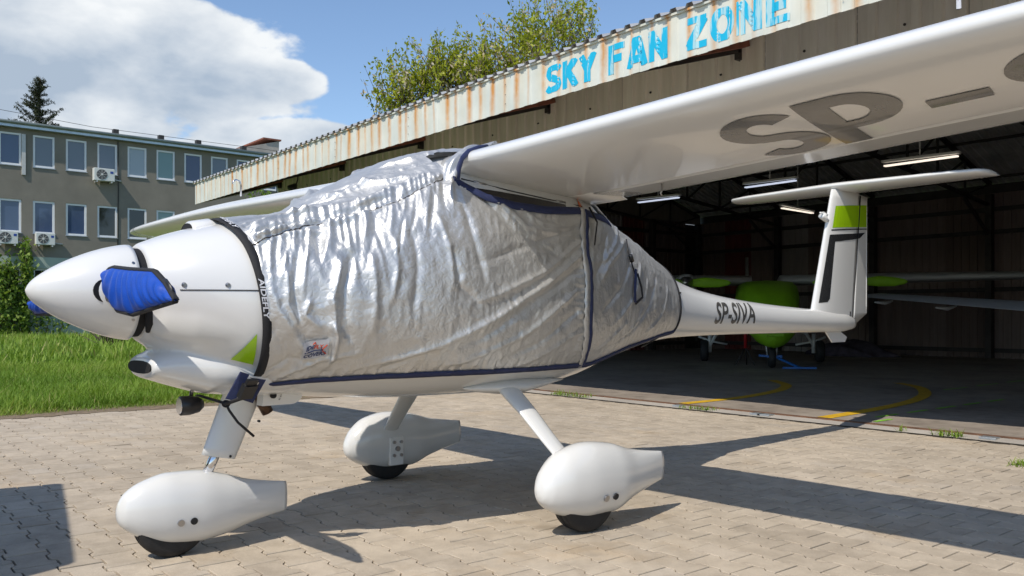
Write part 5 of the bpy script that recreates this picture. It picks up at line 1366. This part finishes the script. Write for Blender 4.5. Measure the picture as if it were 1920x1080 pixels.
n_ = 24; tq = np.linspace(0, 1, n_); A_ = np.stack([pchip(np.linspace(0, 1, 6), [p_[k] for p_ in co], tq) for k in range(3)], -1); B_ = np.stack([pchip(np.linspace(0, 1, 6), [p_[k] for p_ in ci], tq) for k in range(3)], -1)
rows = [A_+(B_-A_)*f+np.array([.010, -.004, .010])*math.sin(PI*f)*(1+.8*np.sin(tq*17+f*5))[:, None] for f in np.linspace(0, 1.25, 12)]
V = np.concatenate(rows); mesh('gathered_fabric', V, [(r*n_+k, r*n_+k+1, (r+1)*n_+k+1, (r+1)*n_+k) for r in range(11) for k in range(n_-1)], 'silver', cv, True)
# zip binding
a = [at_px(*p_) for p_ in ((1088, 398), (1092, 470), (1099, 520), (1098, 580), (1096, 640), (1084, 680))]
a = np.array(a); tt = np.linspace(0, 1, 60); zy = pchip(np.linspace(0, 1, len(a)), a[:, 0], tt); zs = pchip(np.linspace(0, 1, len(a)), a[:, 1], tt)
ribbon('zip_binding', [on_cover(y-.011, s, .008) for y, s in zip(zy, zs)], [on_cover(y+.012, s, .009) for y, s in zip(zy, zs)], 'navy_webbing')
ribbon('zip_flap', [on_cover(y-.050, s, .006+.004*math.sin(k*1.7)) for k, (y, s) in enumerate(zip(zy, zs))], [on_cover(y-.010, s, .007) for y, s in zip(zy, zs)], 'silver')
q0 = np.array([at_px(*p_) for p_ in ((1088, 398), (1103, 425), (1098, 462))]); bm = bmesh.new(); tube(bm, [tuple(on_cover(*p_, .03)) for p_ in q0], [(.004, .011)]*3, 6); bm_obj('zip_strap', bm, 'black_webbing', cv, True)
# seam stitch line
sp_ = np.array([at_px(*seam_pt(t)) for t in np.linspace(0, 1, 90)]); bm = bmesh.new()
tube(bm, [tuple(on_cover(*p_, -.001+.003*(k % 2))) for k, p_ in enumerate(sp_)], .0028, 5); bm_obj('elastic_seam', bm, 'steel_dark', cv, True)
# front strap with its printed name
STY = -1.432
def strap_pt(s, v, off):
    sm = float(GS[0, -1]); i = 0; fj = s/sm*(NT-1); j = int(min(max(fj, 0), NT-2)); g = fj-j
    P = fsec(STY+v, np.array([0.]))
    p = GP[0, j]*(1-g)+GP[0, j+1]*g; n = GN[0, j]*(1-g)+GN[0, j+1]*g; return p+n*(off+.012)+np.array([0, v-.006, 0])
sm = float(GS[0, -1]); sq = np.linspace(-.06, sm+.06, 150)
ribbon('front_strap', [strap_pt(s, -.019, .004) for s in sq], [strap_pt(s, .019, .012) for s in sq], 'black_webbing')
def strap_word(word, s0, h=.022):
    letters('strap_lettering', word, lambda u, v: strap_pt(s0-u, v-.0125, .0175), h, 'white_print', cv, .02, 0, .02, 1.25)
for pxy in ((481, 530), (418, 421)):
    k = np.argmin((lproj(GP[0])[0]-pxy[0])**2+(lproj(GP[0])[1]-pxy[1])**2+(np.arange(NT) > NT*.62)*1e6); strap_word('AIDEFLY', float(GS[0, k]))
# buckle, tail of the strap and the navy corner flaps
def lp(px, py, x): return Vector(lx(px, py, x))
def flap(name, pix, x, m, th=.010):
    P = [lx(px, py, xx) for (px, py), xx in zip(pix, x)]; n = len(P); V = [(p[0], p[1], p[2]) for p in P]+[(p[0]-th, p[1], p[2]) for p in P]
    return mesh(name, V, [tuple(range(n)), tuple(range(n, 2*n))[::-1]]+[(i, (i+1) % n, n+(i+1) % n, n+i)[::-1] for i in range(n)], m, cv)
flap('corner_flap', [(452, 697), (468, 702), (441, 752), (424, 748)], [.36, .37, .30, .28], 'navy_webbing')
flap('corner_flap', [(470, 708), (499, 712), (474, 756), (456, 750), (468, 744), (482, 716)], [.39, .40, .32, .31, .325, .385], 'navy_webbing')
flap('corner_lining', [(479, 717), (486, 717), (468, 747), (462, 745)], [.388, .388, .325, .322], 'silver', .006)
b0, b1 = lp(474, 712, .40), lp(458, 745, .345); bm = bmesh.new(); bar(bm, b0, b0.lerp(b1, .3), .05, .014); bar(bm, b0.lerp(b1, .28), b1, .06, .026); bm_obj('buckle', bm, 'black_plastic', cv)
ring = lp(424, 757, .25); bm = bmesh.new(); tube(bm, [b1, ring.lerp(b1, .4), ring], [(.008, .018)]*3, 8)
tube(bm, [ring+Vector((0, .014*math.cos(t), .012*math.sin(t))) for t in np.linspace(0, 2*PI, 15)], .0045, 6); bm_obj('strap_tail', bm, 'black_webbing', cv, True)
tube_obj('belly_strap', [ring, lp(405, 751, .18), lp(388, 746, .08), Vector((-.1, lx(388, 746, 0)[1], .655))], [(.004, .014)]*4, 'black_webbing', cv, 8)
tube_obj('cord', [ring, lp(430, 770, .25), lp(446, 792, .25), lp(476, 818, .25)], .0055, 'black_webbing', cv, 8)
# maker's patch
pc = at_px(588, 649)
def patch_pt(u, v, off): return on_cover(pc[0]+u, pc[1]+v, off)
W_, H_ = .052, .036; n1, n2 = 14, 10
V = [patch_pt(-W_+2*W_*i/(n1-1), -H_+2*H_*j/(n2-1)+.06*0, .010) for i in range(n1) for j in range(n2)]
pt = mesh('maker_patch', V, [(i*n2+j, i*n2+j+1, (i+1)*n2+j+1, (i+1)*n2+j) for i in range(n1-1) for j in range(n2-1)], 'patch_grey', cv, True)
for s_, (u0, v0), h, m_, kx in (('IDE', (-.040, .004), .014, 'patch_navy', 1.1), ('FLY', (-.008, .004), .014, 'patch_red', 1.1), ('COVERS', (-.045, -.026), .014, 'patch_navy', 1.15)):
    letters('patch_lettering', s_, lambda u, v, u0=u0, v0=v0: patch_pt(u0+u, v0+v, .0125), h, m_, pt, .03, .25, None, kx)
for (a0, b0_), (a1, b1_), m_ in (((-.044, -.004), (.030, -.004), 'patch_navy'), ((.022, -.012), (.022, .008), 'patch_navy'), ((.026, -.002), (.044, .016), 'patch_red'), ((.026, -.006), (.044, -.022), 'patch_red'), ((-.012, .022), (-.004, .030), 'patch_red'), ((-.004, .030), (.0, .021), 'patch_red')):
    bm = bmesh.new(); tube(bm, [tuple(patch_pt(a0+(a1-a0)*t, b0_+(b1_-b0_)*t, .0125)) for t in np.linspace(0, 1, 5)], [(.0022, .001)]*5, 6); bm_obj('patch_mark', bm, m_, pt)
# webbing and buckles on the aft bag
def cover_tube(name, pix, r, m, off=.010):
    pts = [tuple(on_cover(*at_px(*p_), off)) for p_ in pix]; bm = bmesh.new(); tube(bm, pts, [r]*len(pts), 8); bm_obj(name, bm, m, cv, True)
cover_tube('drawstring', [(1164, 455), (1170, 480), (1178, 500), (1183, 520)], .004, 'black_webbing')
cover_tube('cord_lock', [(1170, 484), (1176, 492)], .014, 'black_plastic', .02)
cover_tube('loose_strap', [(1182, 508), (1180, 545), (1178, 568)], (.004, .012), 'navy_webbing', .016)
cover_tube('loose_strap', [(1184, 515), (1190, 540), (1193, 558), (1180, 570)], (.004, .008), 'black_webbing', .018)
yy = np.linspace(0, 1, 60)
ribbon('aft_binding', [on_cover(CY1-.004, t*float(GS[-1, -1])*.999, .004) for t in yy], [on_cover(CY1-.026, t*float(GS[-1, -1])*.999, .005) for t in yy], 'black_webbing')
flap('care_tag', [(1256, 597), (1265, 595), (1262, 608), (1253, 608)], [.235]*4, 'bare_strap_tag', .003)
tube_obj('aft_strap', [lp(1247, 622, .20), lp(1235, 632, .15), lp(1215, 644, .1), lp(1205, 650, .0)], [(.004, .014)]*4, 'black_webbing', cv, 8)
# ================================================================== THINGS IN THE HANGAR
TW = Vector((-6.72, 12.65, 0.012)); TA = math.radians(39.3)
tw = tag(empty('twin_aircraft', TW, TA), 'grey twin engine aircraft parked deep inside the hangar facing out', 'aircraft')
pe = np.linspace(0, 2*PI, 33)[:-1]
def tw_ring(y, zc, w, h, n=2.4):
    c, s = np.cos(pe), np.sin(pe); return np.stack([w*np.sign(c)*np.abs(c)**(2/n), np.full(32, y), zc+h*np.sign(s)*np.abs(s)**(2/n)], -1)
V, F = loft([tw_ring(*t) for t in ((-1.9, .95, .1, .1), (-1.6, 1.0, .36, .36), (-.9, 1.08, .54, .52), (.2, 1.12, .56, .55), (1.6, 1.1, .45, .42), (3.5, 1.15, .2, .2), (5.2, 1.25, .08, .1))]); mesh('fuselage', V, F, 'grey_paint', tw, True)
fo = foil(16)
for s in (1, -1):
    rings = []
    for x, c, z in ((.3, 1.4, 1.72), (2.5, 1.4, 1.75), (5.3, .95, 1.80), (5.6, .5, 1.80)):
        rings.append(np.stack([np.full(len(fo), s*x), -.5+fo[:, 0]*c, z+fo[:, 1]*c-.04*fo[:, 0]], -1))
    V, F = loft(rings); mesh('wing', V, F, 'grey_paint', tw, True)
    V, F = loft([tw_ring(y, 1.66, w, h)+np.array([s*1.62, 0, 0]) for y, w, h in ((-1.28, .12, .12), (-1.2, .17, .18), (-.6, .22, .22), (.5, .2, .2), (1.3, .06, .08))]); mesh('engine_nacelle', V, F, 'grey_paint', tw, True)
    V, F = loft([tw_ring(y, 1.66, w, w)+np.array([s*1.62, 0, 0]) for y, w in ((-1.55, .01), (-1.50, .07), (-1.38, .12), (-1.29, .13))]); mesh('spinner', V, F, 'steel', tw, True)
    b = bmesh.new(); tube(b, [(s*.6, .85, .80), (s*.95, .85, .62), (s*1.10, .85, .35)], .035, 8); tube(b, [(s*1.1, .85, .62), (s*1.1, .85, .2)], .045, 8); tube(b, [(s*.72, .85, .38), (s*1.1, .85, .45), (s*1.35, .85, .55)], .022, 6); bm_obj('main_strut', b, 'leg_white', tw, True)
    tyre_ring = [(px_, pr_) for px_, pr_ in ((-.5, .6), (-.5, .85), (-.3, .98), (.3, .98), (.5, .85), (.5, .6))]
    V, F = loft([np.stack([np.full(32, s*1.22+px_*.17), .85+.24*pr_*np.cos(pe), .24+.24*pr_*np.sin(pe)], -1) for px_, pr_ in tyre_ring]); mesh('main_wheel', V, F, 'black_rubber', tw, True)
b = bmesh.new(); tube(b, [(.09, -1.35, .62), (.10, -1.38, .42), (.08, -1.42, .22)], .016, 6); tube(b, [(-.09, -1.35, .62), (-.10, -1.38, .42), (-.08, -1.42, .22)], .016, 6); tube(b, [(-.09, -1.35, .60), (.09, -1.35, .60)], .02, 6); bm_obj('nose_fork', b, 'leg_white', tw, True)
V, F = loft([np.stack([np.full(32, px_*.13), -1.42+.2*pr_*np.cos(pe), .2+.2*pr_*np.sin(pe)], -1) for px_, pr_ in tyre_ring]); mesh('nose_wheel', V, F, 'black_rubber', tw, True)
rings = []
for z, c in ((1.2, 1.0), (2.6, .7)): rings.append(np.stack([fo[:, 1]*c*.8, 4.6+fo[:, 0]*c+.4*(z-1.2), np.full(len(fo), z)], -1))
V, F = loft(rings); mesh('fin', V, F, 'grey_paint', tw, True)
# green cover over its nose and cabin front
gc = tag(empty('cabin_cover', TW, TA), 'bright green fabric cover over the nose and cabin of the hangared aircraft', 'cover')
rings = []
for y, zt, zb, w, n in ((-2.03, .80, .62, .06, 2), (-2.0, .98, .48, .24, 2.2), (-1.85, 1.25, .40, .38, 2.6), (-1.55, 1.48, .42, .47, 3.2), (-1.1, 1.66, .55, .55, 4.2), (-.6, 1.72, .66, .60, 5), (-.1, 1.73, .74, .61, 5)):
    c, s = np.cos(pe), np.sin(pe); wl = np.where(s < 0, 1-.35*np.abs(s)**1.5, 1)
    r_ = np.stack([w*wl*np.sign(c)*np.abs(c)**(2/n), np.full(32, y), (zt+zb)/2+(zt-zb)/2*np.sign(s)*np.abs(s)**(2/n)], -1); r_ += .010*np.sin(np.arange(32)*2.3+y*7)[:, None]*np.array([1, 0, .6]); rings.append(r_)
V, F = loft(rings); mesh('fabric', V, F, 'green_cover', gc, True)
box('front_flap', -.16, .16, -2.045, -2.005, .62, .88, 'green_cover', gc, .01)
# green blade covers
def blade_cover(s, sg, label):
    e = tag(empty('blade_cover', TW, TA), label, 'cover', 'green blade covers in the hangar'); rings = []
    for u, h, w in ((.10, .055, .03), (.14, .075, .035), (.35, .10, .04), (.62, .085, .035), (.80, .05, .02), (.86, .01, .01)):
        rings.append(np.stack([np.full(32, s*1.62+sg*u), -1.33+w*np.cos(pe), 1.665-.015*u+h*np.sin(pe)+.006*np.sin(u*40)], -1))
    V, F = loft(rings); mesh('sleeve', V, F, 'green_cover', e, True)
    bm = bmesh.new(); tube(bm, [(s*1.62+sg*.11, -1.33+.034*math.cos(t), 1.664+.062*math.sin(t)) for t in np.linspace(0, 2*PI, 13)], .006, 5); bm_obj('strap', bm, 'black_webbing', e, True)
blade_cover(-1, 1, 'green blade cover pointing from the hangared left spinner towards the green nose')
blade_cover(-1, -1, 'green blade cover on the outer blade behind the white tail boom')
blade_cover(1, -1, 'green blade cover just left of the white fin leading edge')
blade_cover(1, 1, 'green blade cover sticking out behind the white rudder edge')
# blue tow bar on the nose wheel
tb = tag(empty('tow_bar', TW, TA), 'blue steel tow bar hooked to the nose wheel inside the hangar', 'tow bar')
b = bmesh.new(); bar(b, (.1, -1.55, .20), (.42, -2.15, .05), .035); bar(b, (.0, -1.52, .22), (-.25, -1.50, .24), .04); bar(b, (.18, -1.52, .22), (-.05, -1.52, .22), .06); bm_obj('shaft', b, 'blue_paint', tb)
b = bmesh.new(); bar(b, (.12, -2.17, .045), (.72, -2.13, .045), .035); bm_obj('handle', b, 'blue_paint', tb)
# red pole stand behind the boom
rp = onz(1398, 686); e = tag(empty('pole_stand', (rp[0], rp[1], .012)), 'dark stand with a red upright beside the hangared aircraft', 'stand')
tube_obj('upright', [(0, 0, .35), (0, 0, .95)], .035, 'red_pole', e, 8); b = bmesh.new()
for a_ in (0, 2.1, 4.2): tube(b, [(0, 0, .38), (.22*math.cos(a_), .22*math.sin(a_), 0)], .014, 6)
bm_obj('tripod', b, 'steel_dark', e, True)
# glider leaning on one wing: the raised wing crosses the doorway on the right
gl = tag(empty('glider', (2.4, 6.05, .012), math.atan2(-2.0, 2.9)), 'grey glider with its long raised wing reaching in behind the rudder', 'glider')
g0 = np.array([-2.92, 9.69]); g1 = np.array([2.4, 6.05]); Lg = np.linalg.norm(g1-g0)
ca_, sa_ = math.cos(gl.rotation_euler.z), math.sin(gl.rotation_euler.z); rings = []
for t in np.linspace(0, 1, 14):
    c = .42+.42*t; u = -Lg*(1-t)-.05; z = 1.315-.40*t
    if t == 0: c = .2
    rings.append(np.stack([np.full(len(fo), u), -fo[:, 0]*c+.25*c, z+fo[:, 1]*c*1.08], -1))
V, F = loft(rings); gw = mesh('wing', V, F, 'glider_grey', gl, True)
for t in (.08, .32, .58):
    u = -Lg*(1-t); z = 1.315-.40*t-.06; b = bmesh.new(); tube(b, [(u, .12, z), (u, .0, z-.035), (u, -.16, z-.02)], [.012, .028, .01], 8); bm_obj('hinge_fairing', b, 'grey_paint', gw, True)
V, F = loft([np.stack([w*np.cos(pe), np.full(32, y), z+h*np.sin(pe)], -1) for y, z, w, h in ((-.9, .62, .03, .03), (-.7, .66, .2, .22), (-.2, .74, .3, .36), (.8, .80, .28, .36), (2.0, .80, .13, .16), (4.4, .85, .06, .08))]); mesh('fuselage', V, F, 'grey_paint', gl, True)
disc('wheel', (0, .3, .17), (1, 0, 0), .17, .1, 'black_rubber', gl, 24)
# heap of dark covers near the back wall
hp_ = onz(1590, 668); e = bmesh.new(); bmesh.ops.create_icosphere(e, subdivisions=3, radius=1)
for v in e.verts: v.co = Vector((v.co.x*1.1*(1+.25*math.sin(v.co.y*5)), v.co.y*.5, max(0, v.co.z)*.32*(1+.4*math.sin(v.co.x*4+v.co.y*6))))
o = bm_obj('fabric_heap', e, 'cloth_heap', None, True); o.location = (hp_[0], hp_[1], .012); tag(o, 'low heap of dark crumpled fabric near the hangar back wall', 'fabric heap')

# ================================================================== STAND-IN VAN (unseen, added only so that its shadow reaches in)
vz = 2.05; corner = onz(130, 903)+np.array([SUN.x, SUN.y, 0])*-vz; far = onz(158, 1040)+np.array([SUN.x, SUN.y, 0])*-vz
ang = math.atan2(far[1]-corner[1], far[0]-corner[0])
vn = tag(empty('shadow_van', (corner[0], corner[1], 0), ang), 'unseen grey vehicle added to cast the shadow beside the nose wheel', 'shadow_van')
def vprof(x, ins): return [(-ins*0, 0)]
def shadow_van():
    Wv, L = 1.95, 4.9          # body from x 0..Wv, y 0..-L (rear end at y=0)
    prof = [(0, .35), (0, 2.0), (-.06, 2.05), (-3.2, 2.05), (-3.9, 1.25), (-4.75, 1.05), (-4.9, .85), (-4.9, .35)]
    V = []; n = len(prof)
    for x, k in ((0, 1), (.05, 1.0), (Wv-.05, 1.0), (Wv, 1)):
        for y, z in prof:
            inn = (.0 if k and 0 < x < Wv else .03 if z > 1.6 else 0)
            V.append((x+(inn if x == 0 else -inn if x == Wv else 0), y, z-(.03 if x in (0, Wv) and z > 1.9 else 0)))
    F = [(r*n+k, r*n+(k+1) % n, (r+1)*n+(k+1) % n, (r+1)*n+k) for r in range(3) for k in range(n)]+[tuple(range(n))[::-1], tuple(3*n+k for k in range(n))]
    mesh('body', V, F, 'shadow_van_paint', vn)
    mesh('windscreen', [(.12, -3.27, 2.0), (Wv-.12, -3.27, 2.0), (Wv-.12, -3.86, 1.32), (.12, -3.86, 1.32)], [(0, 1, 2, 3)], 'smoked_glass', vn).location = (0, -.012, .012)
    for x in (-.004, Wv+.004): mesh('side_glass', [(x, -2.5, 1.25), (x, -3.6, 1.25), (x, -3.1, 1.85), (x, -2.5, 1.85)], [(0, 1, 2, 3)], 'smoked_glass', vn)
    for x in (.12, Wv-.12):
        for y in (-.95, -4.05): disc('wheel', (x, y, .33), (1, 0, 0), .33, .2, 'black_rubber', vn, 24); disc('hub', (x+(-.105 if x < 1 else .105), y, .33), (1, 0, 0), .2, .02, 'steel', vn, 20)
    for x in (.08, Wv-.20): box('tail_light', x, x+.12, .0, .012, .95, 1.3, 'patch_red', vn)
    box('bumper', .03, Wv-.03, -.02, .05, .38, .55, 'black_plastic', vn, .02)
    for x in (.12, Wv-.42): box('headlight', x, x+.3, -4.905, -4.87, .85, .98, 'chrome', vn)
shadow_van()
